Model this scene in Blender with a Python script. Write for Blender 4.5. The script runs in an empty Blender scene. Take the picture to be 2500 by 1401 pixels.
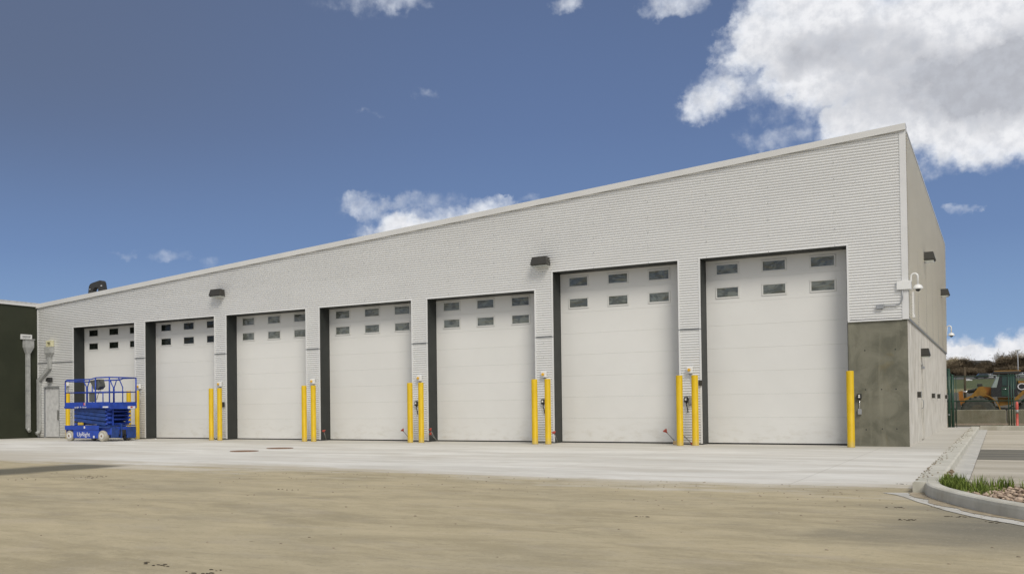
import bpy, math, random
from mathutils import Vector, Matrix
random.seed(7)
S = bpy.context.scene
COL = S.collection
R = math.radians

# ------------------------------------------------------------------ camera
cam_d = bpy.data.cameras.new("camera")
cam = bpy.data.objects.new("camera", cam_d)
COL.objects.link(cam)
S.camera = cam
rv = Vector((0.8552028, 0.51816955, -0.01133522))
uv = Vector((0.0175721, -0.00712995, 0.99982018))
fv = Vector((-0.51799555, 0.8552482, 0.01520288))
m = Matrix.Identity(4)
for i in range(3):
    m[i][0], m[i][1], m[i][2] = rv[i], uv[i], -fv[i]
m[0][3], m[1][3], m[2][3] = 1.78672, -24.96551, 1.05
cam.matrix_world = m
cam_d.sensor_width = 36.0
cam_d.lens = 2313.76 / 2500 * 36
cam_d.shift_x = 215.35 / 2500
cam_d.shift_y = 258.81 / 2500
cam_d.clip_start = 0.1
cam_d.clip_end = 3000
S.render.resolution_x, S.render.resolution_y = 1024, 573

# ------------------------------------------------------------------ exposure
S.view_settings.view_transform = 'Standard'
S.view_settings.look = 'None'
S.view_settings.exposure = 0.0
S.view_settings.gamma = 1.0

# ------------------------------------------------------------------ sun
SUN_DIR = Vector((0.56, -0.60, 0.86)).normalized()      # towards the sun
sd = bpy.data.lights.new("sun", 'SUN')
sd.energy = 2.55
sd.angle = R(24)
sd.color = (1.0, 0.945, 0.85)
sun = bpy.data.objects.new("sun", sd)
sun.rotation_euler = SUN_DIR.to_track_quat('Z', 'Y').to_euler()
sun.location = (0, -30, 60)
COL.objects.link(sun)

# ------------------------------------------------------------------ world: sky with broken cloud
W = bpy.data.worlds.new("World")
S.world = W
W.use_nodes = True
nt = W.node_tree
nt.nodes.clear()
def wn(t, **k):
    n = nt.nodes.new(t)
    for a, b in k.items():
        setattr(n, a, b)
    return n
def wl(a, b):
    nt.links.new(a, b)
def wmath(op, a, b=None, c=None, clamp=False):
    n = wn('ShaderNodeMath', operation=op, use_clamp=clamp)
    for i, v in enumerate((a, b, c)):
        if v is None: continue
        if isinstance(v, (int, float)): n.inputs[i].default_value = v
        else: wl(v, n.inputs[i])
    return n.outputs[0]
def wvec(op, a, b=None, c=None):
    n = wn('ShaderNodeVectorMath', operation=op)
    for i, v in enumerate((a, b, c)):
        if v is None: continue
        if isinstance(v, tuple): n.inputs[i].default_value = v
        else: wl(v, n.inputs[i])
    return n.outputs['Value'] if op == 'DOT_PRODUCT' else n.outputs['Vector']
def wnoise(vec, scale, detail=5, rough=0.55, dist=0.0):
    n = wn('ShaderNodeTexNoise')
    n.inputs['Scale'].default_value = scale
    n.inputs['Detail'].default_value = detail
    n.inputs['Roughness'].default_value = rough
    n.inputs['Distortion'].default_value = dist
    wl(vec, n.inputs['Vector'])
    return n
def wsmooth(v, a, b):
    n = wn('ShaderNodeMapRange', interpolation_type='SMOOTHSTEP')
    n.inputs['From Min'].default_value = a
    n.inputs['From Max'].default_value = b
    wl(v, n.inputs['Value'])
    return n.outputs['Result']
def wmix(f, a, b, blend='MIX'):
    n = wn('ShaderNodeMix', data_type='RGBA', blend_type=blend)
    for s, v in ((n.inputs[0], f), (n.inputs[6], a), (n.inputs[7], b)):
        if isinstance(v, (int, float)): s.default_value = v
        elif isinstance(v, tuple): s.default_value = v + (1,)
        else: wl(v, s)
    return n.outputs[2]
tc = wn('ShaderNodeTexCoord')
D = tc.outputs['Generated']
sep = wn('ShaderNodeSeparateXYZ'); wl(D, sep.inputs[0])
az = wmath('MULTIPLY', wmath('ARCTAN2', sep.outputs[0], sep.outputs[1]), 57.29578)
el = wmath('MULTIPLY', wmath('ARCSINE', sep.outputs[2]), 57.29578)
comb = wn('ShaderNodeCombineXYZ'); wl(az, comb.inputs[0]); wl(el, comb.inputs[1])
P0 = comb.outputs[0]
n1 = wnoise(P0, 0.55, 5, 0.6)
n2 = wnoise(P0, 1.9, 3, 0.5)
warp = wvec('SUBTRACT', n1.outputs['Color'], (0.5, 0.5, 0.5))
warp2 = wvec('SUBTRACT', n2.outputs['Color'], (0.5, 0.5, 0.5))
P1 = wvec('MULTIPLY_ADD', warp, (3.4, 2.0, 0.0), P0)
P1 = wvec('MULTIPLY_ADD', warp2, (0.9, 0.6, 0.0), P1)
BL = [(-12.32,19.76,1.65,1.25,1.00), (-14.10,17.21,1.69,1.19,0.85), (-14.91,16.74,1.37,0.87,0.50), (-10.41,17.88,3.19,1.88,0.80), (-9.07,20.41,3.33,2.21,1.10), (-5.15,18.80,4.99,3.54,1.60), (-0.36,16.99,4.53,4.21,1.60), (2.51,17.59,3.31,4.59,1.60), (-4.61,15.02,3.28,1.45,1.00), (-2.30,13.46,1.59,1.64,0.90), (0.48,13.06,1.94,1.40,0.90), (-6.02,15.32,1.81,1.25,0.60), (-9.17,14.95,3.54,0.97,0.37), (-10.90,14.60,1.73,0.55,0.30), (-11.00,21.50,1.95,1.21,0.60), (-7.43,17.29,2.45,0.83,0.60),
 (-32.6,10.45,2.2,1.0,1.0), (-29.96,10.75,3.71,0.95,1.1), (-26.95,11.55,1.7,0.9,1.1), (-34.2,12.00,1.74,0.83,0.42), (-30.94,12.29,2.73,0.66,0.55), (-35.41,11.88,1.24,0.71,0.40), (-24.26,12.29,0.98,0.35,0.40),
 (-46.25,9.02,1.16,0.50,0.40), (-44.16,8.70,0.95,0.38,0.24), (-34.29,23.18,3.49,0.72,0.46), (-31.79,23.40,1.99,0.63,0.36), (-22.40,22.96,1.21,0.59,0.75), (-15.97,22.40,2.07,0.72,0.85), (-1.38,9.97,0.56,0.33,0.60), (-30.99,18.41,1.00,0.45,0.36), (-34.11,17.29,0.74,0.27,0.30), (-48.66,8.99,0.68,0.32,0.32),
 (-1.56,2.14,2.73,1.07,1.40), (-0.27,1.89,3.51,0.85,1.20), (1.19,2.88,1.05,0.94,0.80), (2.22,2.22,2.02,1.44,1.30), (-4.44,2.02,3.81,0.88,1.00)]
def blobs(lst, P):
    acc = None
    for a, e, ra, re_, w in lst:
        v = wvec('MULTIPLY_ADD', P, (1/ra, 1/re_, 0), (-a/ra, -e/re_, 0))
        q = wvec('DOT_PRODUCT', v, v)
        t = wmath('MAXIMUM', wmath('MULTIPLY_ADD', q, -w*0.62, w), 0.0)
        acc = t if acc is None else wmath('ADD', acc, t)
    return acc
dens = blobs(BL, P1)
# unseen bright cloud added behind and above the camera to light the facade softly
big = wnoise(D, 2.2, 6, 0.6)
backdot = wvec('DOT_PRODUCT', D, (-0.5, 0.86, 0.0))
backm = wsmooth(backdot, 0.30, -0.25)
upm = wsmooth(sep.outputs[2], 0.50, 0.80)
side = wmath('MAXIMUM', backm, upm)
dens2 = wmath('MULTIPLY', side, wmath('MULTIPLY_ADD', big.outputs['Fac'], 3.2, -1.05))
dens = wmath('ADD', dens, wmath('MAXIMUM', dens2, 0.0))
nf = wnoise(P0, 0.75, 6, 0.58)
densn = wmath('ADD', dens, wmath('MULTIPLY', wmath('SUBTRACT', nf.outputs['Fac'], 0.5), 1.6))
cov = wsmooth(densn, 0.06, 1.36)
cov = wmath('MULTIPLY', cov, wsmooth(dens, 0.02, 0.35))
# cloud tone: white rims, grey underside
grey = blobs([(-3.20,16.67,4.81,1.90,0.8), (-0.02,15.8,3.50,1.95,1.00), (-6.57,18.82,3.59,1.21,0.70), (-9.31,19.00,2.52,1.23,0.35), (2.6,16.8,3.0,2.2,0.7)], P1)
gn = wnoise(P0, 0.45, 5, 0.6)
greyf = wmath('MULTIPLY', grey, wmath('MULTIPLY_ADD', gn.outputs['Fac'], 1.3, 0.25), clamp=True)
thick = wsmooth(densn, 0.5, 1.9)
ccol = wmix(thick, (0.70, 0.75, 0.84), (0.88, 0.885, 0.91))
ccol = wmix(greyf, ccol, (0.46, 0.475, 0.52))
gn2 = wnoise(P0, 1.3, 5, 0.6)
ccol = wmix(wmath('MULTIPLY', wsmooth(gn2.outputs['Fac'], 0.35, 0.70), 0.55), ccol, (0.56, 0.585, 0.64))
# clear sky
sky = wn('ShaderNodeTexSky', sky_type='NISHITA')
sky.sun_disc = False
sky.sun_elevation = math.asin(SUN_DIR.z)
sky.sun_rotation = math.atan2(SUN_DIR.x, SUN_DIR.y)
sky.air_density, sky.dust_density, sky.ozone_density = 1.0, 0.5, 2.0
ramp = wn('ShaderNodeValToRGB')
wl(wmath('DIVIDE', el, 90.0, clamp=True), ramp.inputs[0])
cr = ramp.color_ramp
stops = [(0.0, (0.30, 0.45, 0.68)), (0.045, (0.205, 0.335, 0.575)), (0.10, (0.143, 0.232, 0.445)), (0.18, (0.117, 0.180, 0.350)), (0.27, (0.104, 0.152, 0.285)), (1.0, (0.09, 0.14, 0.28))]
while len(cr.elements) < len(stops): cr.elements.new(0.5)
for e, (p, c) in zip(cr.elements, stops):
    e.position = p; e.color = c + (1,)
# a greyer, paler zone of sky towards the left (west)
grn = wsmooth(az, -22.0, -58.0)
greyer = wmath('MULTIPLY', wmath('MULTIPLY', grn, wsmooth(el, 8.0, 20.0)), 0.85)
skyc = wmix(greyer, ramp.outputs[0], (0.112, 0.142, 0.225))
skyn = wvec('MULTIPLY', sky.outputs[0], (0.1, 0.1, 0.1))
skyc = wmix(0.10, skyc, skyn)
# the added unseen cloud is made brighter and warmer to light the walls
fill_cloud = wmath('MULTIPLY', side, 1.0)
ccol = wmix(fill_cloud, ccol, (1.10, 1.06, 0.98))
final = wmix(cov, skyc, ccol)
gnd = wsmooth(sep.outputs[2], 0.0, -0.03)
final = wmix(gnd, final, (0.22, 0.20, 0.16))
bg = wn('ShaderNodeBackground'); bg.inputs['Strength'].default_value = 1.0
wl(final, bg.inputs['Color'])
out = wn('ShaderNodeOutputWorld'); wl(bg.outputs[0], out.inputs['Surface'])
W.cycles.sampling_method = 'MANUAL'
W.cycles.sample_map_resolution = 512

# ------------------------------------------------------------------ materials
class Mat:
    def __init__(s, name, base=(0.5, 0.5, 0.5), rough=0.6, metal=0.0, spec=0.5):
        s.m = bpy.data.materials.new(name)
        s.m.use_nodes = True
        s.t = s.m.node_tree
        s.b = s.t.nodes['Principled BSDF']
        s.b.inputs['Base Color'].default_value = tuple(base) + (1,)
        s.b.inputs['Roughness'].default_value = rough
        s.b.inputs['Metallic'].default_value = metal
        s.b.inputs['Specular IOR Level'].default_value = spec
        s.co = None
        s.base = base
    def n(s, t, **k):
        n = s.t.nodes.new(t)
        for a, b in k.items(): setattr(n, a, b)
        return n
    def l(s, a, b): s.t.links.new(a, b)
    def pos(s, scale=(1, 1, 1), rot=0.0):
        g = s.n('ShaderNodeNewGeometry')
        mp = s.n('ShaderNodeMapping')
        mp.inputs['Scale'].default_value = scale
        mp.inputs['Rotation'].default_value = (0, 0, rot)
        s.l(g.outputs['Position'], mp.inputs['Vector'])
        return mp.outputs[0]
    def noise(s, vec, scale, detail=4, rough=0.55, dist=0.0):
        n = s.n('ShaderNodeTexNoise')
        n.inputs['Scale'].default_value = scale
        n.inputs['Detail'].default_value = detail
        n.inputs['Roughness'].default_value = rough
        n.inputs['Distortion'].default_value = dist
        s.l(vec, n.inputs['Vector'])
        return n.outputs['Fac']
    def smooth(s, v, a, b):
        n = s.n('ShaderNodeMapRange', interpolation_type='SMOOTHSTEP')
        n.inputs['From Min'].default_value = a; n.inputs['From Max'].default_value = b
        s.l(v, n.inputs['Value'])
        return n.outputs['Result']
    def math(s, op, a, b=None, clamp=False):
        n = s.n('ShaderNodeMath', operation=op, use_clamp=clamp)
        for i, v in enumerate((a, b)):
            if v is None: continue
            if isinstance(v, (int, float)): n.inputs[i].default_value = v
            else: s.l(v, n.inputs[i])
        return n.outputs[0]
    def mix(s, f, a, b):
        n = s.n('ShaderNodeMix', data_type='RGBA')
        for q, v in ((n.inputs[0], f), (n.inputs[6], a), (n.inputs[7], b)):
            if isinstance(v, (int, float)): q.default_value = v
            elif isinstance(v, tuple): q.default_value = v + (1,)
            else: s.l(v, q)
        return n.outputs[2]
    def color(s, c): s.l(c, s.b.inputs['Base Color'])
    def bump(s, h, strength=0.3, dist=0.01):
        n = s.n('ShaderNodeBump')
        n.inputs['Strength'].default_value = strength
        n.inputs['Distance'].default_value = dist
        s.l(h, n.inputs['Height'])
        s.l(n.outputs[0], s.b.inputs['Normal'])
    def xyz(s):
        g = s.n('ShaderNodeNewGeometry'); q = s.n('ShaderNodeSeparateXYZ')
        s.l(g.outputs['Position'], q.inputs[0])
        return q.outputs

def simple(name, base, rough=0.5, metal=0.0, var=0.12, scale=6.0, spec=0.5):
    """a plain finish with a little uneven wear"""
    M = Mat(name, base, rough, metal, spec)
    p = M.pos()
    n = M.noise(p, scale, 5, 0.6)
    lo = tuple(c * (1 - var) for c in base); hi = tuple(min(1, c * (1 + var)) for c in base)
    M.color(M.mix(M.smooth(n, 0.3, 0.7), lo, hi))
    return M.m

def siding_mat(name, base, rough, metal):
    M = Mat(name, base, rough, metal)
    p = M.pos((0.35, 0.35, 1.0))
    n = M.noise(p, 1.3, 5, 0.6)
    f = M.noise(M.pos((1, 1, 14.75)), 1.0, 3, 0.6)
    lo = tuple(c * 0.975 for c in base); hi = tuple(min(1, c * 1.02) for c in base)
    c = M.mix(M.smooth(n, 0.3, 0.7), lo, hi)
    z = M.xyz()[2]
    splash = M.math('MULTIPLY', M.smooth(z, 0.9, 0.0), M.math('MULTIPLY', f, 0.5))
    c = M.mix(splash, c, (0.42, 0.38, 0.29))
    M.color(c)
    return M.m

mt = {}
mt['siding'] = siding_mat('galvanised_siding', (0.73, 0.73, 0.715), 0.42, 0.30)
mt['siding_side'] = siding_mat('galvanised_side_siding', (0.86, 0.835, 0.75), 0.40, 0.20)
mt['trim'] = simple('trim_metal', (0.66, 0.66, 0.65), 0.5, 0.0, 0.04, 1.5)
mt['fascia'] = simple('fascia_metal', (0.62, 0.615, 0.595), 0.5, 0.0, 0.04, 0.8)
mt['seam'] = simple('seam_metal', (0.30, 0.31, 0.31), 0.5, 0.4, 0.1)
mt['steel_dark'] = simple('dark_steel_jamb', (0.022, 0.025, 0.023), 0.55, 0.0, 0.15, 2)
mt['rubber'] = simple('black_rubber', (0.015, 0.015, 0.015), 0.8)
mt['bronze'] = simple('bronze_fixture', (0.036, 0.034, 0.028), 0.5, 0.0, 0.1)
mt['lens'] = simple('lamp_lens', (0.42, 0.43, 0.38), 0.25, 0.0, 0.05)
mt['yellow'] = simple('yellow_bollard_sleeve', (0.62, 0.41, 0.006), 0.5, 0.0, 0.07, 3, 0.3)
M = Mat('yellow_bollard_sleeve', (0.62, 0.41, 0.006), 0.5, 0.0, 0.3)
x_, y_, z_ = M.xyz()
bn = M.noise(M.pos((3, 3, 1.2)), 2.0, 5, 0.65)
c = M.mix(M.smooth(bn, 0.3, 0.7), (0.575, 0.375, 0.006), (0.655, 0.44, 0.012))
sc = M.noise(M.pos((9, 9, 3.5)), 2.6, 5, 0.7)
c = M.mix(M.math('MULTIPLY', M.math('MULTIPLY', M.smooth(sc, 0.60, 0.70), M.smooth(z_, 1.5, 0.3)), 0.45), c, (0.36, 0.26, 0.06))
c = M.mix(M.math('MULTIPLY', M.smooth(z_, 0.22, 0.0), 0.5), c, (0.38, 0.31, 0.15))
M.color(c)
mt['yellow'] = M.m
mt['white_plastic'] = simple('white_plastic', (0.74, 0.74, 0.72), 0.4, 0.0, 0.03)
mt['grey_box'] = simple('grey_box', (0.30, 0.30, 0.29), 0.5, 0.3)
mt['conduit'] = simple('grey_conduit', (0.36, 0.37, 0.38), 0.45, 0.5)
mt['black_plastic'] = simple('black_plastic', (0.02, 0.02, 0.02), 0.4)
mt['amber'] = simple('amber_button', (0.75, 0.42, 0.03), 0.35)
mt['red'] = simple('red_rubber', (0.42, 0.06, 0.035), 0.55)
mt['wood'] = simple('raw_wood', (0.42, 0.31, 0.17), 0.7)
mt['rod'] = simple('steel_rod', (0.22, 0.22, 0.20), 0.5, 0.5)
mt['rust'] = simple('rusty_iron', (0.20, 0.115, 0.065), 0.85, 0.0, 0.35, 14)
mt['green_paint'] = simple('green_paint', (0.014, 0.052, 0.032), 0.45, 0.0, 0.15)
mt['wire_green'] = simple('green_wire', (0.02, 0.05, 0.03), 0.55)
mt['blue'] = simple('blue_paint', (0.012, 0.050, 0.34), 0.42, 0.0, 0.2, 5)
mt['blue_dark'] = simple('worn_blue_paint', (0.012, 0.045, 0.20), 0.5, 0.0, 0.3, 7)
mt['tyre_cream'] = simple('cream_tyre', (0.40, 0.37, 0.30), 0.75, 0.0, 0.12, 12)
mt['hub'] = simple('hub_paint', (0.62, 0.60, 0.55), 0.5)
mt['tank_grey'] = simple('grey_cover', (0.085, 0.090, 0.082), 0.5)
mt['decal'] = simple('white_decal', (0.70, 0.70, 0.72), 0.45)
mt['decal_red'] = simple('red_decal', (0.50, 0.03, 0.03), 0.45)
mt['decal_yellow'] = simple('yellow_decal', (0.55, 0.38, 0.04), 0.45)
mt['olive'] = None
mt['cat_yellow'] = simple('loader_yellow', (0.29, 0.145, 0.014), 0.6, 0.0, 0.2, 3)
mt['cat_orange'] = simple('loader_orange', (0.33, 0.125, 0.012), 0.6, 0.0, 0.2, 3)
mt['tyre'] = simple('dusty_tyre', (0.055, 0.055, 0.045), 0.85, 0.0, 0.3, 5)
mt['muddy_rim'] = simple('muddy_rim', (0.075, 0.065, 0.045), 0.85, 0.0, 0.3, 5)
mt['tyre_black'] = simple('black_tyre', (0.018, 0.018, 0.018), 0.8)
mt['cab_glass'] = simple('tinted_glass', (0.018, 0.050, 0.042), 0.12, 0.0, 0.2, 2, 0.5)
mt['glare_glass'] = simple('windscreen_glass', (0.30, 0.36, 0.33), 0.12)  # pale base stands in for glare on the windscreen
mt['chrome'] = simple('chrome_rod', (0.85, 0.85, 0.85), 0.2, 0.8)
mt['orange_red'] = simple('red_orange_post', (0.55, 0.10, 0.075), 0.5)
mt['car_dark'] = simple('dark_car_paint', (0.022, 0.020, 0.022), 0.25)
mt['car_white'] = simple('white_car_paint', (0.70, 0.70, 0.70), 0.3)
mt['car_glass'] = simple('car_glass', (0.03, 0.04, 0.045), 0.1)
mt['pole_wood'] = simple('weathered_pole', (0.075, 0.055, 0.03), 0.85)
mt['house_wall'] = simple('pale_house_wall', (0.40, 0.40, 0.36), 0.7)
mt['house_roof'] = simple('house_roof', (0.10, 0.095, 0.085), 0.8)
mt['bark'] = simple('bare_bark', (0.085, 0.062, 0.045), 0.9, 0.0, 0.3, 1.5)

M = Mat('olive_wall', (0.035, 0.040, 0.028), 0.85)
n = M.noise(M.pos(), 0.7, 5, 0.6); n2_ = M.noise(M.pos(), 60, 3, 0.6)
M.color(M.mix(M.smooth(n, 0.3, 0.7), (0.016, 0.020, 0.008), (0.027, 0.031, 0.015)))
M.bump(n2_, 0.5, 0.01)
mt['olive'] = M.m

# overhead door panel: off-white steel, embossed, faint dust
M = Mat('door_panel_paint', (0.72, 0.71, 0.67), 0.5)
x_, y_, z_ = M.xyz()
n = M.noise(M.pos((0.5, 1, 0.5)), 0.8, 4, 0.6)
fine = M.noise(M.pos((2, 2, 22)), 2.2, 3, 0.7)
c = M.mix(M.smooth(n, 0.3, 0.7), (0.68, 0.675, 0.645), (0.72, 0.715, 0.685))
c = M.mix(M.math('MULTIPLY', M.smooth(fine, 0.55, 0.75), 0.20), c, (0.62, 0.61, 0.57))
low = M.math('MULTIPLY', M.smooth(z_, 0.9, 0.0), M.smooth(M.noise(M.pos((2, 1, 5)), 1.5, 5, 0.65), 0.45, 0.75))
c = M.mix(M.math('MULTIPLY', low, 0.5), c, (0.50, 0.47, 0.40))
M.color(c)
emb = M.noise(M.pos((40, 40, 90)), 1.0, 2, 0.5)
M.bump(emb, 0.25, 0.002)
mt['door'] = M.m
mt['window_frame'] = simple('window_frame_white', (0.66, 0.655, 0.62), 0.45, 0.0, 0.04)
mt['frame_joint'] = simple('joint_grey', (0.50, 0.49, 0.46), 0.6, 0.0, 0.05)

def pane_mat(name, base, spec):
    M = Mat(name, base, 0.06, 0.0, spec)
    n = M.noise(M.pos((1.6, 1, 3.2)), 1.25, 3, 0.5, 0.6)
    t = M.noise(M.pos((3.0, 1, 5.0)), 1.0, 4, 0.6, 1.2)
    M.color(M.mix(M.smooth(t, 0.42, 0.60), base, tuple(c * 2.0 for c in base)))  # lighter patches painted in as varied reflections
    M.bump(n, 0.9, 0.05)
    return M.m
mt['pane'] = pane_mat('acrylic_pane', (0.085, 0.092, 0.078), 0.9)  # grey-green base makes up for part of the reflection
mt['pane_dark'] = pane_mat('dark_pane', (0.006, 0.008, 0.006), 0.35)

# cast concrete, front return (dark, blotched) and side wall (pale, streaked)
def concrete(name, a, b, stain, stain_amt, streak):
    M = Mat(name, a, 0.85)
    n = M.noise(M.pos((1, 1, 1)), 1.6, 6, 0.62, 0.6)
    v = M.noise(M.pos((3.2, 3.2, 0.35)), 1.4, 5, 0.6)
    f = M.noise(M.pos(), 38, 3, 0.6)
    c = M.mix(M.smooth(n, 0.32, 0.68), a, b)
    c = M.mix(M.math('MULTIPLY', M.smooth(v, 0.5, 0.72), streak), c, tuple(min(1, q * 1.45) for q in b))
    o = M.noise(M.pos((1.5, 1.5, 0.8)), 1.1, 4, 0.55, 0.8)
    c = M.mix(M.math('MULTIPLY', M.smooth(o, 0.58, 0.72), stain_amt), c, stain)
    f2 = M.noise(M.pos((6, 6, 3)), 1.5, 6, 0.7)
    c = M.mix(M.math('MULTIPLY', M.smooth(f2, 0.6, 0.8), 0.35), c, tuple(q * 0.6 for q in a))
    M.color(c)
    M.bump(f, 0.35, 0.006)
    return M
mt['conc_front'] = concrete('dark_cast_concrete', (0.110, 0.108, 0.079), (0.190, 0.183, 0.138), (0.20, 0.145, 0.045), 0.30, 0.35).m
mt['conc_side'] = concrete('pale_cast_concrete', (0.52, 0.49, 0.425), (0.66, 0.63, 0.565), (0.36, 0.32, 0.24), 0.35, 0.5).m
mt['conc_kerb'] = concrete('kerb_concrete', (0.43, 0.415, 0.345), (0.56, 0.54, 0.47), (0.30, 0.25, 0.17), 0.3, 0.2).m
mt['conc_gutter'] = concrete('gutter_concrete', (0.42, 0.41, 0.37), (0.54, 0.525, 0.48), (0.33, 0.27, 0.18), 0.75, 0.2).m
mt['conc_block'] = concrete('barrier_concrete', (0.155, 0.145, 0.095), (0.215, 0.20, 0.145), (0.16, 0.12, 0.07), 0.3, 0.25).m

ANG = math.atan2(0.518, 0.855)
# apron: broom finished pale concrete, dirt tracked over its outer edge
M = Mat('apron_concrete', (0.45, 0.44, 0.41), 0.85)
x_, y_, z_ = M.xyz()
pa = M.pos((0.10, 0.75, 1), 0.0)
pb = M.pos((0.32, 1.0, 1), -ANG)
n1_ = M.noise(pa, 1.6, 6, 0.6, 0.5)
n2_ = M.noise(pb, 0.9, 6, 0.62, 0.4)
n3_ = M.noise(M.pos((1, 3, 1), -ANG), 2.2, 5, 0.65)
c = M.mix(M.smooth(n2_, 0.30, 0.70), (0.55, 0.53, 0.475), (0.72, 0.705, 0.655))
c = M.mix(M.math('MULTIPLY', M.smooth(n1_, 0.46, 0.68), 0.40), c, (0.46, 0.415, 0.34))
c = M.mix(M.math('MULTIPLY', M.smooth(n3_, 0.5, 0.8), 0.35), c, (0.33, 0.32, 0.285))
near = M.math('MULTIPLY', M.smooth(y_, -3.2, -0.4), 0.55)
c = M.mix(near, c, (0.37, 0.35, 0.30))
edge = M.math('ADD', y_, M.math('MULTIPLY', M.math('SUBTRACT', M.noise(M.pos((0.35, 1, 1)), 0.5, 7, 0.72), 0.5), 9.0))
c = M.mix(M.math('MULTIPLY', M.smooth(edge, -10.9, -12.9), 0.85), c, (0.44, 0.385, 0.28))
lf = M.math('MULTIPLY', M.smooth(x_, -14.0, -18.0), M.smooth(y_, -7.0, -10.5))
c = M.mix(M.math('MULTIPLY', lf, 0.6), c, (0.44, 0.39, 0.30))
jx = M.math('ABSOLUTE', M.math('SUBTRACT', M.math('FRACT', M.math('DIVIDE', M.math('ADD', x_, 60.0), 4.1)), 0.5))
jl = M.smooth(jx, 0.0040, 0.0022)
jy = M.smooth(M.math('ABSOLUTE', M.math('ADD', y_, 6.1)), 0.016, 0.008)
c = M.mix(M.math('MULTIPLY', M.math('MAXIMUM', jl, jy), 0.22), c, (0.24, 0.22, 0.18))
cs = M.noise(M.pos((1, 1.6, 1)), 0.55, 7, 0.7)
c = M.mix(M.math('MULTIPLY', M.smooth(cs, 0.52, 0.70), 0.30), c, (0.40, 0.36, 0.28))
M.color(c)
M.bump(M.noise(M.pos(), 45, 3, 0.6), 0.3, 0.004)
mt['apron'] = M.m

# yard: asphalt under a skin of dried tan mud with tyre-dragged streaks
M = Mat('muddy_yard', (0.36, 0.30, 0.21), 0.92)
x_, y_, z_ = M.xyz()
ps = M.pos((0.28, 0.85, 1), -ANG + R(4))
ps2 = M.pos((0.8, 1.9, 1), -ANG - R(8))
a1 = M.noise(ps, 1.15, 7, 0.64, 0.7)
a2 = M.noise(ps2, 1.3, 6, 0.66, 0.5)
a3 = M.noise(M.pos(), 0.28, 4, 0.55)
c = M.mix(M.smooth(a1, 0.30, 0.70), (0.325, 0.275, 0.170), (0.46, 0.39, 0.248))
m1 = M.noise(M.pos((0.7, 1.6, 1), -ANG), 1.7, 8, 0.72, 0.4)
c = M.mix(M.math('MULTIPLY', M.smooth(m1, 0.42, 0.62), 0.65), c, (0.50, 0.425, 0.275))
m2 = M.noise(M.pos((1.5, 4.0, 1), -ANG), 2.4, 6, 0.75)
c = M.mix(M.math('MULTIPLY', M.smooth(m2, 0.52, 0.70), 0.50), c, (0.25, 0.215, 0.140))
c = M.mix(M.math('MULTIPLY', M.smooth(a2, 0.48, 0.74), 0.55), c, (0.40, 0.345, 0.255))
c = M.mix(M.math('MULTIPLY', M.smooth(a3, 0.45, 0.70), 0.30), c, (0.300, 0.275, 0.205))
ed = M.math('ADD', y_, M.math('MULTIPLY', M.math('SUBTRACT', M.noise(M.pos((0.35, 1, 1)), 0.5, 7, 0.72), 0.5), 9.0))
c = M.mix(M.math('MULTIPLY', M.smooth(ed, -13.0, -11.4), 0.85), c, (0.55, 0.51, 0.425))
# faint curved tyre tracks
def track(cx, cy, r0, w):
    dx = M.math('SUBTRACT', x_, cx); dy = M.math('SUBTRACT', y_, cy)
    d = M.math('SQRT', M.math('ADD', M.math('MULTIPLY', dx, dx), M.math('MULTIPLY', dy, dy)))
    d = M.math('ADD', d, M.math('MULTIPLY', M.math('SUBTRACT', a3, 0.5), 1.2))
    return M.smooth(M.math('ABSOLUTE', M.math('SUBTRACT', d, r0)), w, w*0.35)
tk = None
for (cx, cy, r0, w) in ((-16,-34,18.2,.22),(-16,-34,20.0,.22),(6,-40,24.5,.25),(6,-40,26.4,.25),(-26,-2,19.5,.2),(-26,-2,21.2,.2),(14,-6,17.0,.2),(14,-6,18.8,.2)):
    t_ = track(cx, cy, r0, w)
    tk = t_ if tk is None else M.math('MAXIMUM', tk, t_)
tb = M.smooth(M.noise(M.pos((3, 3, 1)), 1.2, 4, 0.6), 0.35, 0.65)
c = M.mix(M.math('MULTIPLY', M.math('MULTIPLY', tk, tb), 0.30), c, (0.27, 0.235, 0.155))
# bare asphalt by the kerb on the right and a dark strip on the left
wv = M.noise(M.pos((0.7, 1, 1)), 0.8, 5, 0.6)
rx = M.math('ADD', x_, M.math('MULTIPLY', M.math('SUBTRACT', wv, 0.5), 2.6))
ry = M.math('ADD', y_, M.math('MULTIPLY', M.math('SUBTRACT', wv, 0.5), 2.0))
bare = M.math('MULTIPLY', M.math('MULTIPLY', M.smooth(rx, 0.1, 2.0), M.smooth(ry, -17.9, -16.2)), M.smooth(y_, -13.6, -14.6))
c = M.mix(M.math('MULTIPLY', bare, 0.75), c, (0.135, 0.130, 0.105))
lx = M.math('ADD', x_, M.math('MULTIPLY', M.math('SUBTRACT', M.noise(M.pos(), 1.1, 4, 0.6), 0.5), 0.7))
strip = M.math('MULTIPLY', M.math('MULTIPLY', M.smooth(lx, -14.6, -13.7), M.smooth(lx, -12.2, -12.8)), M.math('MULTIPLY', M.smooth(y_, -12.0, -12.5), M.smooth(y_, -19.0, -14.5)))
c = M.mix(M.math('MULTIPLY', strip, 0.9), c, (0.085, 0.080, 0.055))
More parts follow.
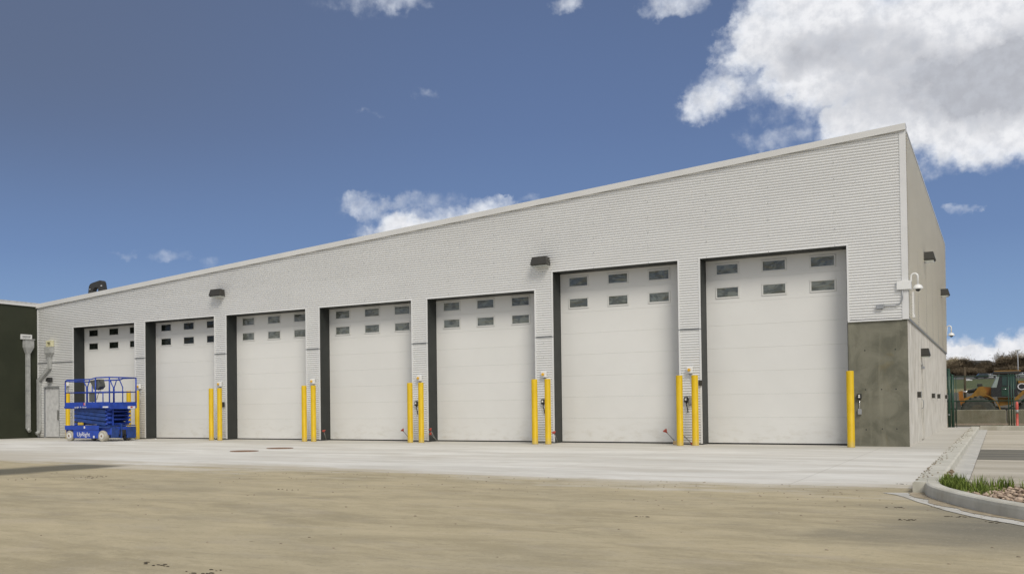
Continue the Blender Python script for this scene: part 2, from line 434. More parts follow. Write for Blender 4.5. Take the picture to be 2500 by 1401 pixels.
# little dark clods and pale grit
v = M.n('ShaderNodeTexVoronoi'); v.inputs['Scale'].default_value = 5.0
M.l(M.pos(), v.inputs['Vector'])
clod = M.math('MULTIPLY', M.smooth(v.outputs['Distance'], 0.13, 0.07), M.smooth(M.noise(M.pos(), 0.55, 4, 0.7), 0.60, 0.72))
c = M.mix(M.math('MULTIPLY', clod, 0.75), c, (0.09, 0.075, 0.045))
g = M.noise(M.pos(), 26, 4, 0.7)
c = M.mix(M.math('MULTIPLY', M.smooth(g, 0.56, 0.76), 0.45), c, (0.52, 0.47, 0.37))
c = M.mix(M.math('MULTIPLY', M.smooth(g, 0.44, 0.26), 0.50), c, (0.20, 0.17, 0.115))
M.color(c)
bh = M.math('ADD', M.math('MULTIPLY', a2, 1.2), M.noise(M.pos(), 30, 4, 0.65))
M.bump(bh, 0.55, 0.012)
mt['yard'] = M.m

M = Mat('lot_concrete', (0.42, 0.39, 0.32), 0.9)
a1 = M.noise(M.pos((0.25, 1, 1), -0.3), 0.8, 6, 0.62)
c = M.mix(M.smooth(a1, 0.3, 0.7), (0.34, 0.305, 0.235), (0.53, 0.49, 0.41))
M.color(c); M.bump(M.noise(M.pos(), 40, 3, 0.6), 0.3, 0.005)
mt['lot'] = M.m
M = Mat('dark_band_surface', (0.11, 0.105, 0.085), 0.9)
a1 = M.noise(M.pos((0.4, 2, 1)), 0.9, 6, 0.65)
M.color(M.mix(M.smooth(a1, 0.3, 0.7), (0.105, 0.100, 0.080), (0.20, 0.185, 0.145)))
mt['patch'] = M.m
M = Mat('gravel_bed', (0.26, 0.20, 0.13), 0.95)
a1 = M.noise(M.pos(), 18, 5, 0.7)
M.color(M.mix(M.smooth(a1, 0.3, 0.7), (0.14, 0.105, 0.065), (0.36, 0.28, 0.19)))
M.bump(a1, 0.8, 0.02)
mt['soil'] = M.m
M = Mat('dried_mud', (0.30, 0.235, 0.15), 0.95)
a1 = M.noise(M.pos(), 9, 6, 0.7)
M.color(M.mix(M.smooth(a1, 0.3, 0.7), (0.25, 0.20, 0.125), (0.42, 0.36, 0.265)))
M.bump(a1, 0.6, 0.01)
mt['dirt'] = M.m
def pebble(name, lo, hi):
    M = Mat(name, lo, 0.8)
    oi = M.n('ShaderNodeNewGeometry')
    c = M.mix(oi.outputs['Random Per Island'], lo, hi)
    M.color(c)
    return M.m
mt['pebble'] = pebble('river_pebbles', (0.20, 0.14, 0.10), (0.56, 0.44, 0.33))
mt['crumb'] = pebble('debris_crumbs', (0.18, 0.145, 0.10), (0.36, 0.30, 0.22))
mt['clod'] = pebble('mud_clods', (0.045, 0.036, 0.022), (0.12, 0.10, 0.065))
mt['grass'] = pebble('grass_blades', (0.085, 0.13, 0.015), (0.20, 0.26, 0.045))
mt['twig'] = pebble('bare_twigs', (0.035, 0.026, 0.014), (0.21, 0.155, 0.090))
mt['twig_pale'] = pebble('pale_twigs', (0.20, 0.155, 0.09), (0.42, 0.35, 0.23))

# hillside with a strip of dry grass, green turf and a road cut
M = Mat('hillside_turf', (0.07, 0.08, 0.03), 0.95)
x_, y_, z_ = M.xyz()
nn = M.noise(M.pos((0.12, 0.5, 1)), 1.0, 5, 0.6)
yy = M.math('ADD', y_, M.math('MULTIPLY', M.math('SUBTRACT', nn, 0.5), 14.0))
c = M.mix(M.smooth(nn, 0.35, 0.65), (0.060, 0.072, 0.020), (0.095, 0.110, 0.035))
c = M.mix(M.smooth(yy, 246, 236), c, (0.23, 0.195, 0.085))
c = M.mix(M.smooth(yy, 190, 180), c, (0.10, 0.085, 0.06))
c = M.mix(M.smooth(yy, 60, 45), c, (0.20, 0.165, 0.115))
c = M.mix(M.smooth(yy, 400, 408), c, (0.085, 0.062, 0.038))
M.color(c); M.bump(M.noise(M.pos(), 3, 4, 0.7), 0.6, 0.1)
mt['hill'] = M.m
mt['road'] = simple('far_road', (0.095, 0.093, 0.085), 0.9, 0.0, 0.15, 0.4)
mt['roofing'] = simple('roof_membrane', (0.45, 0.45, 0.44), 0.7)

# ------------------------------------------------------------------ mesh helpers
class MB:
    def __init__(s): s.v = []; s.f = []; s.sm = []
    def add(s, vs, fs, smooth=False):
        o = len(s.v)
        s.v += [tuple(q) for q in vs]
        for f in fs:
            s.f.append(tuple(i + o for i in f)); s.sm.append(smooth)
        return s
    def box(s, x0, x1, y0, y1, z0, z1):
        return s.add([(x0,y0,z0),(x1,y0,z0),(x1,y1,z0),(x0,y1,z0),(x0,y0,z1),(x1,y0,z1),(x1,y1,z1),(x0,y1,z1)],
                     [(0,3,2,1),(4,5,6,7),(0,1,5,4),(1,2,6,5),(2,3,7,6),(3,0,4,7)])
    def cbox(s, x0, x1, y0, y1, z0, z1, c):
        """box with chamfered edges (all twelve)"""
        c = min(c, (x1-x0)/2.1, (y1-y0)/2.1, (z1-z0)/2.1)
        lv = [(z0, c), (z0+c, 0), (z1-c, 0), (z1, c)]
        rings = []
        for z, i in lv:
            a, b, d, e = x0+i, x1-i, y0+i, y1-i
            k = c
            rings.append([(a+k,d,z),(b-k,d,z),(b,d+k,z),(b,e-k,z),(b-k,e,z),(a+k,e,z),(a,e-k,z),(a,d+k,z)])
        vs = [q for r_ in rings for q in r_]
        fs = [tuple(range(7, -1, -1)), tuple(range(24, 32))]
        for l in range(3):
            for i in range(8):
                j = (i+1) % 8
                fs.append((l*8+i, l*8+j, (l+1)*8+j, (l+1)*8+i))
        return s.add(vs, fs)
    def tube(s, pts, r, seg=8, caps=True, smooth=True, radii=None):
        pts = [Vector(p) for p in pts]
        n = len(pts); vs = []; fs = []
        prev = None
        for i, p in enumerate(pts):
            d = (pts[min(i+1, n-1)] - pts[max(i-1, 0)]).normalized()
            if prev is None:
                a = d.orthogonal().normalized()
            else:
                a = (prev - d * prev.dot(d)).normalized()
            prev = a
            b = d.cross(a)
            rr = radii[i] if radii else r
            for k in range(seg):
                t = 2*math.pi*(k+0.5)/seg
                vs.append(p + (a*math.cos(t) + b*math.sin(t))*rr)
        for i in range(n-1):
            for k in range(seg):
                k2 = (k+1) % seg
                fs.append((i*seg+k, i*seg+k2, (i+1)*seg+k2, (i+1)*seg+k))
        s.add(vs, fs, smooth)
        if caps:
            o = len(s.v) - len(vs)
            s.f.append(tuple(o+k for k in range(seg-1, -1, -1))); s.sm.append(False)
            s.f.append(tuple(o+(n-1)*seg+k for k in range(seg))); s.sm.append(False)
        return s
    def lathe(s, c, prof, seg=24, axis='z', smooth=True):
        """prof: list of (radius, height along axis)"""
        vs = []; fs = []; n = len(prof)
        for r_, h in prof:
            for k in range(seg):
                t = 2*math.pi*k/seg
                a, b = r_*math.cos(t), r_*math.sin(t)
                if axis == 'z': q = (c[0]+a, c[1]+b, c[2]+h)
                elif axis == 'y': q = (c[0]+b, c[1]+h, c[2]+a)
                else: q = (c[0]+h, c[1]+a, c[2]+b)
                vs.append(q)
        for i in range(n-1):
            for k in range(seg):
                k2 = (k+1) % seg
                fs.append((i*seg+k, i*seg+k2, (i+1)*seg+k2, (i+1)*seg+k))
        s.add(vs, fs, smooth)
        o = len(s.v) - len(vs)
        s.f.append(tuple(o+k for k in range(seg-1, -1, -1))); s.sm.append(False)
        s.f.append(tuple(o+(n-1)*seg+k for k in range(seg))); s.sm.append(False)
        return s
    def prism(s, poly, a, b, plane='xz', smooth=False):
        """extrude polygon (2D) between a and b along the third axis"""
        n = len(poly)
        def P(u, v, w):
            return {'xz': (u, w, v), 'yz': (w, u, v), 'xy': (u, v, w)}[plane]
        vs = [P(u, v, a) for u, v in poly] + [P(u, v, b) for u, v in poly]
        fs = [tuple(range(n)), tuple(range(2*n-1, n-1, -1))]
        for i in range(n):
            j = (i+1) % n
            fs.append((i, n+i, n+j, j))
        return s.add(vs, fs, smooth)
    def bar(s, p, q, w, h, up=(0, 0, 1)):
        """rectangular bar from p to q"""
        p, q = Vector(p), Vector(q)
        d = (q-p).normalized(); up = Vector(up)
        a = d.cross(up).normalized(); b = a.cross(d)
        vs = []
        for c in (p, q):
            for i, j in ((-1,-1),(1,-1),(1,1),(-1,1)):
                vs.append(c + a*(w/2*i) + b*(h/2*j))
        return s.add(vs, [(0,1,2,3),(7,6,5,4),(0,4,5,1),(1,5,6,2),(2,6,7,3),(3,7,4,0)])
    def build(s, name, mat, parent=None, origin=None):
        o0 = Vector(origin) if origin is not None else (Vector(ORI[parent.name]) if parent is not None else Vector((0, 0, 0)))
        me = bpy.data.meshes.new(name)
        me.from_pydata([(x-o0.x, y-o0.y, z-o0.z) for x, y, z in s.v], [], s.f)
        me.polygons.foreach_set('use_smooth', s.sm)
        me.validate(); 
        import bmesh
        bm = bmesh.new(); bm.from_mesh(me)
        bmesh.ops.recalc_face_normals(bm, faces=bm.faces)
        bm.to_mesh(me); bm.free()
        me.update()
        ob = bpy.data.objects.new(name, me)
        COL.objects.link(ob)
        me.materials.append(mt[mat] if isinstance(mat, str) else mat)
        if parent is not None:
            ob.parent = parent
            ORI[ob.name] = tuple(o0)
        else:
            ob.location = o0
            ORI[ob.name] = tuple(o0)
        return ob
ORI = {}
def tag(o, label=None, cat=None, group=None, kind=None):
    if label: o['label'] = label
    if cat: o['category'] = cat
    if group: o['group'] = group
    if kind: o['kind'] = kind
    return o
def thing(name, loc, label, cat, group=None):
    o = bpy.data.objects.new(name, None)
    o.location = loc; o.empty_display_size = 0.2
    COL.objects.link(o); ORI[o.name] = tuple(loc)
    return tag(o, label, cat, group)
def copy_tree(o, parent=None):
    c = o.copy(); COL.objects.link(c); c.parent = parent
    for ch in list(o.children): copy_tree(ch, c)
    return c
def smooth_by_angle(o): pass
def text_mesh(name, txt, size, mat, parent, loc, rot, extrude=0.002, shear=0.0):
    cu = bpy.data.curves.new(name, 'FONT'); cu.body = txt; cu.size = size; cu.extrude = extrude
    cu.shear = shear; cu.align_x = 'CENTER'; cu.align_y = 'CENTER'
    to = bpy.data.objects.new('tmp_text', cu); COL.objects.link(to)
    dg = bpy.context.evaluated_depsgraph_get(); dg.update()
    me = bpy.data.meshes.new_from_object(to.evaluated_get(dg))
    bpy.data.objects.remove(to); bpy.data.curves.remove(cu)
    me.materials.clear(); me.materials.append(mt[mat])
    ob = bpy.data.objects.new(name, me); COL.objects.link(ob)
    ob.parent = parent
    o0 = Vector(ORI[parent.name]); ob.location = Vector(loc) - o0; ob.rotation_euler = rot
    ORI[ob.name] = tuple(loc)
    return ob

# ------------------------------------------------------------------ dimensions (metres)
XL, XR, YD = -31.77, 0.0, 19.35
ZC = 3.02                       # top of the concrete / cladding seam
def zroof(x): return 7.455 + 0.0688 * x
ZSIDE = 7.44
DOORS = [(-29.551,-26.074),(-25.507,-22.008),(-21.432,-17.896),(-17.314,-13.744),(-13.165,-9.567),(-8.993,-5.416),(-4.824,-1.294)]
HEAD = [4.375]*5 + [4.858]*2
REC = 0.50
PITCH, AMP = 0.0678, 0.0150

# ------------------------------------------------------------------ ground
g = MB()
ys = [-400,-150,-60,-12,0,20,27,31,40,62,70,78,85,110,140,170,200,220,240,270,300,330,360,363,380,401,410,430,470,520,600,800,1200]
def zter(y):
    T = [(-400,-.12),(28,-.12),(31,-.42),(62,-.42),(78,0.9),(85,1.5),(200,3.0),(240,4.1),(360,8.6),(363,8.8),(401,10.8),(410,11.2),(430,11.8),(520,17.5),(600,19),(1200,20)]
    for (a, za), (b, zb) in zip(T, T[1:]):
        if y <= b: return za + (zb-za)*(y-a)/(b-a)
    return T[-1][1]
xs = [-600,-300,-150,-90,-60,-45,-30,-22,-15,-10,-6,-3,0,3,6,10,15,22,30,45,60,90,150,300,600]
vs = []; fs = []
for j, y in enumerate(ys):
    for i, x in enumerate(xs):
        vs.append((x, y, zter(y) + (0.15*math.sin(x*0.11+y*0.07) if 75 < y < 350 else 0)))
for j in range(len(ys)-1):
    for i in range(len(xs)-1):
        a = j*len(xs)+i; fs.append((a, a+1, a+1+len(xs), a+len(xs)))
g.add(vs, fs, True)
tag(g.build('ground', 'hill'), kind='structure')
def sheet(name, x0, x1, y0, y1, z, mat, n=1):
    b = MB()
    b.add([(x0,y0,z),(x1,y0,z),(x1,y1,z),(x0,y1,z)], [(0,1,2,3)])
    return tag(b.build(name, mat), kind='structure')
# muddy yard, stopping under the kerbs
yard_pts = [(-90,-70),(40,-70),(40,-12.9),(1.06,-12.9),(1.06,-11.98),(-90,-11.98)]
b = MB(); b.add([(x, y, -0.004) for x, y in yard_pts], [tuple(range(6))]); tag(b.build('yard_ground', 'yard'), kind='structure')
b = MB(); b.add([(-60,-12.0,0.0),(0.92,-12.0,0.0),(0.92,0.62,0.0),(-60,0.62,0.0)], [(0,1,2,3)])
b.box(-60, 0.92, -12.0, -11.9, -0.1, -0.001)
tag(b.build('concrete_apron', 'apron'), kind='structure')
sheet('sidewalk', 0.0, 0.92, 0.622, 20.55, 0.0, 'apron')
sheet('rear_ground', 0.92, 30, 16.0, 27.6, 0.004, 'soil')
sheet('rear_strip', -30, 0.92, 20.55, 27.6, -0.004, 'soil')
sheet('parking_lot', 1.44, 40, -12.05, 15.45, -0.012, 'lot')
sheet('dark_lot_band', 1.44, 40, -4.9, -0.75, -0.008, 'patch')  # darker band across the lot
sheet('gutter', 1.19, 1.44, -12.1, 15.45, 0.0, 'conc_gutter')

# long kerb between apron and lot
b = MB()
prof = [(0.92,-0.10),(0.92,0.11),(0.935,0.125),(1.16,0.125),(1.185,0.105),(1.20,-0.10)]
def sweep(b, prof, path):
    """profile (offset, z) along a 2-D path; offset measured to the right of travel"""
    n = len(path); k = len(prof); vs = []; fs = []
    for i, p in enumerate(path):
        p = Vector(p); a = Vector(path[max(i-1,0)]); c = Vector(path[min(i+1,n-1)])
        d = (c-a).normalized(); nr = Vector((d.y, -d.x))
        for o, z in prof:
            q = p + nr*o; vs.append((q.x, q.y, z))
    for i in range(n-1):
        for j in range(k-1):
            fs.append((i*k+j, i*k+j+1, (i+1)*k+j+1, (i+1)*k+j))
    b.add(vs, fs, False)
    o = len(b.v)-len(vs)
    b.f.append(tuple(o+j for j in range(k))); b.sm.append(False)
    b.f.append(tuple(o+(n-1)*k+j for j in range(k-1,-1,-1))); b.sm.append(False)
sweep(b, [(q, z) for q, z in prof], [(0, -12.6 + i*(28.2)/24) for i in range(25)])
tag(b.build('lot_kerb', 'conc_kerb'), kind='structure')
# cross kerb at the far end of the lot
b = MB(); sweep(b, [(0,-0.1),(0,0.125),(0.03,0.135),(0.16,0.135),(0.18,-0.1)], [(30, 15.9-0.0), (1.2, 15.9)])
tag(b.build('rear_kerb', 'conc_kerb'), kind='structure')
# curved island kerb: outer face line
def catmull(P, n=6):
    out = []
    P = [P[0]] + P + [P[-1]]
    for i in range(1, len(P)-2):
        p0, p1, p2, p3 = map(Vector, P[i-1:i+3])
        for k in range(n):
            t = k/n
            q = 0.5*((2*p1)+(-p0+p2)*t+(2*p0-5*p1+4*p2-p3)*t*t+(-p0+3*p1-3*p2+p3)*t**3)
            out.append((q.x, q.y))
    out.append(tuple(P[-1])); return out
face = catmull([(1.02,-11.7),(1.03,-12.3),(1.075,-12.85),(1.165,-13.3),(1.29,-13.68),(1.48,-14.18),(1.70,-14.65),(1.97,-15.1),(2.5,-15.8),(3.4,-16.7),(5.0,-17.9),(8.0,-19.5)])
# travel along face with the street on the right: offsets negative = inwards
b = MB(); sweep(b, [(-0.155,-0.1),(-0.155,0.118),(-0.14,0.13),(-0.03,0.13),(-0.008,0.118),(0.0,0.09),(0.012,-0.1)], face)
tag(b.build('island_kerb', 'conc_kerb'), kind='structure')
lip = catmull([(0.62,-12.75),(0.78,-12.97),(0.93,-13.35),(1.15,-14.02),(1.44,-14.74),(1.67,-15.14),(1.96,-15.53),(2.5,-16.25),(3.4,-17.15),(5.0,-18.35),(8.0,-19.95)])
fin = [p for p in face if p[1] < -12.5]
b = MB(); N = 40
def samp(P, t):
    d = [0]
    for a, c in zip(P, P[1:]): d.append(d[-1] + (Vector(c)-Vector(a)).length)
    s_ = t*d[-1]
    for i in range(len(P)-1):
        if s_ <= d[i+1]:
            u = (s_-d[i])/max(1e-9, d[i+1]-d[i]); return Vector(P[i]).lerp(Vector(P[i+1]), u)
    return Vector(P[-1])
vs = []; fs = []
rnd = random.Random(3)
for i in range(N+1):
    a = samp(fin, i/N); c = samp(lip, i/N)
    c += Vector((rnd.uniform(-.012,.012), rnd.uniform(-.02,.02)))
    vs += [(a.x, a.y, 0.001), (c.x, c.y, 0.001)]
for i in range(N): fs.append((2*i, 2*i+1, 2*i+3, 2*i+2))
b.add(vs, fs); tag(b.build('street_gutter', 'conc_gutter'), kind='structure')
b = MB(); vs = []; fs = []
for i in range(N*3+1):
    t = i/(N*3); a = samp(fin, t); c = samp(lip, t); d = (c-a)
    w_ = 0.32 + 0.42*abs(math.sin(i*0.31)*math.sin(i*0.083+0.6)) + rnd.uniform(-.05, .05)
    q = a + d*w_
    vs += [(a.x-0.005, a.y, 0.005), (q.x, q.y, 0.005)]
for i in range(N*3): fs.append((2*i, 2*i+1, 2*i+3, 2*i+2))
b.add(vs, fs); tag(b.build('gutter_dirt', 'dirt'), kind='stuff')
# planting bed inside the island
inner = [(x+0.14, y+0.07) for x, y in face if y < -12.3]
b = MB(); poly = inner + [(12,-19.5),(12,-12.2),(1.22,-12.2)]
b.add([(x, y, 0.062) for x, y in poly], [tuple(range(len(poly)))]); tag(b.build('planting_bed', 'soil'), kind='structure')
b = MB(); b.box(1.46, 40, -12.45, -12.06, -0.1, 0.128)
tag(b.build('lot_edge_kerb', 'lot'), kind='structure')

# pebbles, crumbs and grass
def blob_pts(b, c, rx, ry, rz, rot, rnd):
    vs = []
    for (z, k) in ((-0.8,0.55),(-0.1,1.0),(0.6,0.75)):
        for i in range(6):
            t = rot + i*math.pi/3 + (0.5 if z > 0 else 0)
            j = k*rnd.uniform(0.85, 1.12)
            vs.append((c[0]+math.cos(t)*rx*j, c[1]+math.sin(t)*ry*j, c[2]+z*rz))
    vs.append((c[0], c[1], c[2]+rz))
    fs = []
    for l in range(2):
        for i in range(6):
            j = (i+1) % 6; fs.append((l*6+i, l*6+j, (l+1)*6+j, (l+1)*6+i))
    for i in range(6): fs.append((12+i, 12+(i+1)%6, 18))
    b.add(vs, fs, True)
rnd = random.Random(11)
b = MB()
def inside(x, y):
    c = False; P = poly
    for i in range(len(P)):
        (x1,y1),(x2,y2) = P[i], P[i-1]
        if (y1 > y) != (y2 > y) and x < (x2-x1)*(y-y1)/(y2-y1)+x1: c = not c
    return c
k = 0
while k < 4600:
    x = rnd.uniform(1.45, 5.0); y = rnd.uniform(-17.2, -12.5)
    if not inside(x, y) or not inside(x-0.03, y-0.03): continue
    if x < 1.75 and y > -13.0 and rnd.random() < 0.6: continue
    s_ = rnd.uniform(0.011, 0.030)
    blob_pts(b, (x, y, 0.062+s_*0.25+rnd.uniform(0, 0.03)), s_*rnd.uniform(.8,1.5), s_, s_*rnd.uniform(.5,.8), rnd.uniform(0, 3), rnd)
    k += 1
tag(b.build('pebbles', 'pebble'), kind='stuff')
b = MB()
for i in range(300):
    t = rnd.random(); y = -12.4 + t**1.3*26; x = 0.93 + abs(rnd.gauss(0, 0.07)) - 0.03
    if x > 1.15: continue
    s_ = rnd.uniform(0.004, 0.012)
    blob_pts(b, (x, y, (0.128 if x > 0.93 else 0.003)+s_*0.4), s_*1.3, s_, s_*.6, rnd.uniform(0,3), rnd)
for i in range(150):       # dirt along the street gutter
    p = samp(fin, rnd.uniform(0.0, 0.55)); q = p + Vector((-0.05-abs(rnd.gauss(0, .07)), -0.05-abs(rnd.gauss(0,.08))))
    s_ = rnd.uniform(0.003, 0.008); blob_pts(b, (q.x, q.y, 0.0), s_*1.5, s_, s_*.6, rnd.uniform(0,3), rnd)
for i in range(160):
    x = rnd.uniform(-9, 1.0); y = -12.0 - abs(rnd.gauss(0, 1.6)); s_ = rnd.uniform(0.004, 0.011)
    blob_pts(b, (x, y, -0.002), s_*1.5, s_, s_*.5, rnd.uniform(0,3), rnd)
for i in range(90):
    x = rnd.uniform(-14, 1.9); y = rnd.uniform(-21.5, -13); s_ = rnd.uniform(0.004, 0.012)
    blob_pts(b, (x, y, -0.002), s_*1.5, s_, s_*.5, rnd.uniform(0,3), rnd)
for i in range(120):       # crumbs at the foot of the rear strip
    x = rnd.uniform(1.2, 4); y = 16.1+rnd.random()*3; s_ = rnd.uniform(0.02, 0.05)
    blob_pts(b, (x, y, 0.01), s_*1.4, s_, s_*.6, rnd.uniform(0,3), rnd)
tag(b.build('loose_debris', 'crumb'), kind='stuff')
b = MB()
for cx, cy, n, sp in ((-3.27,-20.35,7,.025),(-3.11,-20.36,9,.04),(-2.62,-20.45,14,.08),(-2.45,-20.5,6,.06),(-10.75,-14.6,22,.16),(-10.5,-15.0,8,.15),(-11.1,-15.5,8,.2),(0.68,-11.35,5,.04),(0.88,-14.38,7,.05),(1.07,-15.45,8,.04),(-1.14,-16.2,5,.05),(-6.2,-15.3,6,.1),(1.45,-15.0,10,.08),(1.75,-15.35,8,.06)):
    for i in range(n):
        s_ = rnd.uniform(0.004, 0.013)
        blob_pts(b, (cx+rnd.gauss(0, sp), cy+rnd.gauss(0, sp*.7), -0.002 if cy < -12 else 0.002), s_*rnd.uniform(1,2.4), s_, s_*.45, rnd.uniform(0,3), rnd)
tag(b.build('mud_clods', 'clod'), kind='stuff')
b = MB()
def blades(cx, cy, n, rad, h, z0=0.06):
    for i in range(n):
        a = rnd.uniform(0, 6.28); r_ = rad*math.sqrt(rnd.random())
        x, y = cx+math.cos(a)*r_*1.3, cy+math.sin(a)*r_
        hh = h*rnd.uniform(.5, 1.15); le = rnd.uniform(0.1, 0.55)*hh; d = rnd.uniform(0, 6.28)
        w = rnd.uniform(0.003, 0.006); dx, dy = math.cos(d), math.sin(d)
        ox, oy = -dy*w, dx*w
        p = [(x-ox,y-oy,z0),(x+ox,y+oy,z0),(x+dx*le*.35+ox*.8,y+dy*le*.35+oy*.8,z0+hh*.6),(x+dx*le*.35-ox*.8,y+dy*le*.35-oy*.8,z0+hh*.6),(x+dx*le,y+dy*le,z0+hh)]
        b.add(p, [(0,1,2,3),(3,2,4)])
for (cx, cy, n, rad, h) in ((1.33,-12.72,420,.10,.18),(1.43,-12.98,260,.12,.15),(1.54,-13.33,130,.11,.08),(1.62,-13.5,90,.08,.08),(1.30,-12.45,160,.10,.12),(1.62,-12.75,60,.06,.17),(1.76,-12.70,45,.05,.15),(1.60,-13.25,160,.10,.12),(1.86,-12.65,70,.05,.16),(2.02,-12.8,24,.03,.15),(1.73,-13.1,80,.08,.08)):
    blades(cx, cy, n, rad, h)
for i in range(14):
    blades(rnd.uniform(1.3, 3), rnd.uniform(17.5, 20.5), 30, .12, .10, 0.0)
tag(b.build('grass_tufts', 'grass'), kind='stuff')
# dark silt lump at the kerb junction
b = MB()
for i in range(90):
    s_ = rnd.uniform(0.010, 0.026)
    blob_pts(b, (1.19+rnd.gauss(0,.025), -10.7+rnd.gauss(0,.5), 0.02+rnd.uniform(0,.09)), s_, s_*1.4, s_*.7, rnd.uniform(0,3), rnd)
tag(b.build('silt_clod', 'soil'), kind='stuff')

# ------------------------------------------------------------------ main building
BD = thing('garage_building', (-15.9, 9.6, 0), 'long low garage building clad in silver corrugated metal with seven white doors', 'building')
def prof_off(z):
    ph = 2*math.pi*z/PITCH
    c = math.cos(ph)
    return AMP*(1 + (c*0.85 + 0.15*math.cos(2*ph)))            # outward of the backing plane
SEG = 8
def zlevels(z0, z1, breaks=()):
    st = PITCH/SEG
    i0 = math.ceil(z0/st + 1e-6); i1 = math.floor(z1/st - 1e-6)
    L = [z0] + [i*st for i in range(i0, i1+1)] + [z1]
    for b_ in breaks:
        if z0 < b_ < z1: L += [b_-1e-4, b_+1e-4]
    L = sorted(set(round(z, 6) for z in L))
    return L
def clad_front(name, z0, z1, ivs, breaks=()):
    b = MB(); L = zlevels(z0, z1, breaks)
    for a, c in zip(L, L[1:]):
        if c - a < 1e-7: continue
        zm = (a+c)/2
        ia, ic = ivs(a, zm), ivs(c, zm)
        if len(ia) != len(ic): continue
        for (p, q), (r_, s_) in zip(ia, ic):
            ya, yc = -prof_off(a)-0.002, -prof_off(c)-0.002
            o = len(b.v)
            b.v += [(p,ya,a),(q,ya,a),(s_,yc,c),(r_,yc,c)]
            b.f.append((o,o+1,o+2,o+3)); b.sm.append(True)
    # weld along levels for smooth shading
    key = {}; nv = []; mp = []
    for v_ in b.v:
        k_ = (round(v_[0],3), round(v_[2],5))
        if k_ not in key: key[k_] = len(nv); nv.append(v_)
        mp.append(key[k_])
    b.v = nv; b.f = [tuple(dict.fromkeys(mp[i] for i in f)) for f in b.f]
    keep = [i for i, f in enumerate(b.f) if len(f) > 2]
    b.f = [b.f[i] for i in keep]; b.sm = [True]*len(keep)
    return b.build(name, 'siding', BD)
def upper_iv(z, zm):
    xl = XL
    if z > zroof(XL): xl = (z-7.455)/0.0688
    xl = min(xl, -0.101)
    cuts = [(a, c) for (a, c), h in zip(DOORS, HEAD) if zm < h]
    out_ = []; x = xl
    for a, c in cuts:
        out_.append((x, a)); x = c
    out_.append((x, -0.095)); return out_
clad_front('upper_cladding', ZC+0.03, 7.447, upper_iv, (4.375, 4.858, zroof(XL)))
piers = [(XL, DOORS[0][0])] + [(DOORS[i][1], DOORS[i+1][0]) for i in range(6)]
for i, (a, c) in enumerate(piers):
    if i == 0:
        iv = lambda z, zm, a=a, c=c: ([(a, -31.37), (-30.42, c)] if zm < 2.06 else [(a, c)])
        clad_front('pier_cladding', 0.03, ZC-0.005, iv, (2.06,))
    else:
        clad_front('pier_cladding', 0.03, ZC-0.005, lambda z, zm, a=a, c=c: [(a, c)])
# screws, as one part
b = MB()
for ix in range(21):
    x = -31.0 + ix*1.55
    if x > -0.2: break
    z = 0.4
    while z < zroof(x)-0.15:
        inside_door = any(a < x < c and z < h for (a, c), h in zip(DOORS, HEAD))
        if not inside_door and not (x > -1.3 and z < ZC) and not (x < -30.4 and z < 2.1):
            zz = round(z/PITCH)*PITCH
            b.cbox(x-0.010, x+0.010, -0.037, -0.020, zz-0.010, zz+0.010, 0.004)
        z += PITCH*6
o = b.build('cladding_screws', 'seam', BD); tag(o, kind='stuff')
# seam flashings across the piers
for a, c in piers:
    b = MB(); b.box(a+0.0, c-0.0, -0.034, -0.001, ZC-0.012, ZC+0.014)
    b.build('seam_flashing', 'seam', BD)
# trims
def part_box(name, mat, *a, parent=None):
    b = MB(); b.box(*a); return b.build(name, mat, parent or BD)
part_box('corner_trim', 'trim', -0.105, 0.030, -0.034, -0.001, ZC-0.02, 7.453)
part_box('corner_trim', 'trim', 0.0, 0.033, 0.0, 0.045, ZC-0.02, 7.435)
part_box('base_trim', 'trim', -1.290, -0.107, -0.040, -0.001, ZC-0.028, ZC+0.012)
part_box('edge_trim', 'trim', XL, XL+0.05, -0.031, -0.001, 0.02, 5.24)
part_box('drip_trim', 'seam', 0.0, 0.036, 0.047, YD, ZC-0.03, ZC+0.005)
# fascia
b = MB()
F0, F1 = -0.085, 0.0
def fz(x): return zroof(x)
n_ = 1
b.prism([(XL-0.02, fz(XL)-0.0), (0.035, fz(0.035)), (0.035, fz(0.035)+0.145), (XL-0.02, fz(XL)+0.165)], F0, 0.3)
b.build('fascia', 'fascia', BD)
b = MB(); b.prism([(XL, fz(XL)+0.166), (0.036, fz(0.036)+0.146), (0.036, fz(0.036)+0.152), (XL, fz(XL)+0.172)], F0+0.004, 0.35)
b.build('drip_edge', 'fascia', BD)
b = MB(); b.box(0.0, 0.036, 0.30, YD+0.03, ZSIDE-0.01, ZSIDE+0.030)
b.build('side_fascia', 'bronze', BD)
b = MB(); b.box(0.0, 0.040, 0.35, YD+0.03, ZSIDE+0.030, ZSIDE+0.085)
b.build('side_coping', 'fascia', BD)
# roof slab
b = MB(); b.prism([(XL, fz(XL)+0.02), (0.0, fz(0)+0.02), (0.0, fz(0)+0.13), (XL, fz(XL)+0.15)], 0.31, YD)
b.build('roof', 'roofing', BD)
# side cladding (x = 0 face)
b = MB(); L = zlevels(ZC+0.006, ZSIDE)
ys_ = [0.045, YD]
for z in L:
    for y in ys_: b.v.append((0.003+prof_off(z)*1.6, y, z))
for i in range(len(L)-1):
    b.f.append((2*i, 2*i+1, 2*i+3, 2*i+2)); b.sm.append(True)
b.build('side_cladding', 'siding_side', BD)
for y in (3.35, 6.75, 9.85, 13.1, 16.3):
    b = MB(); b.box(0.002, 0.003+AMP*1.7, y-0.09, y+0.09, ZC+0.01, ZSIDE-0.01)
    b.build('lap_seam', 'seam', BD)  # wide dark strip also stands in for the shadow gap at the lap
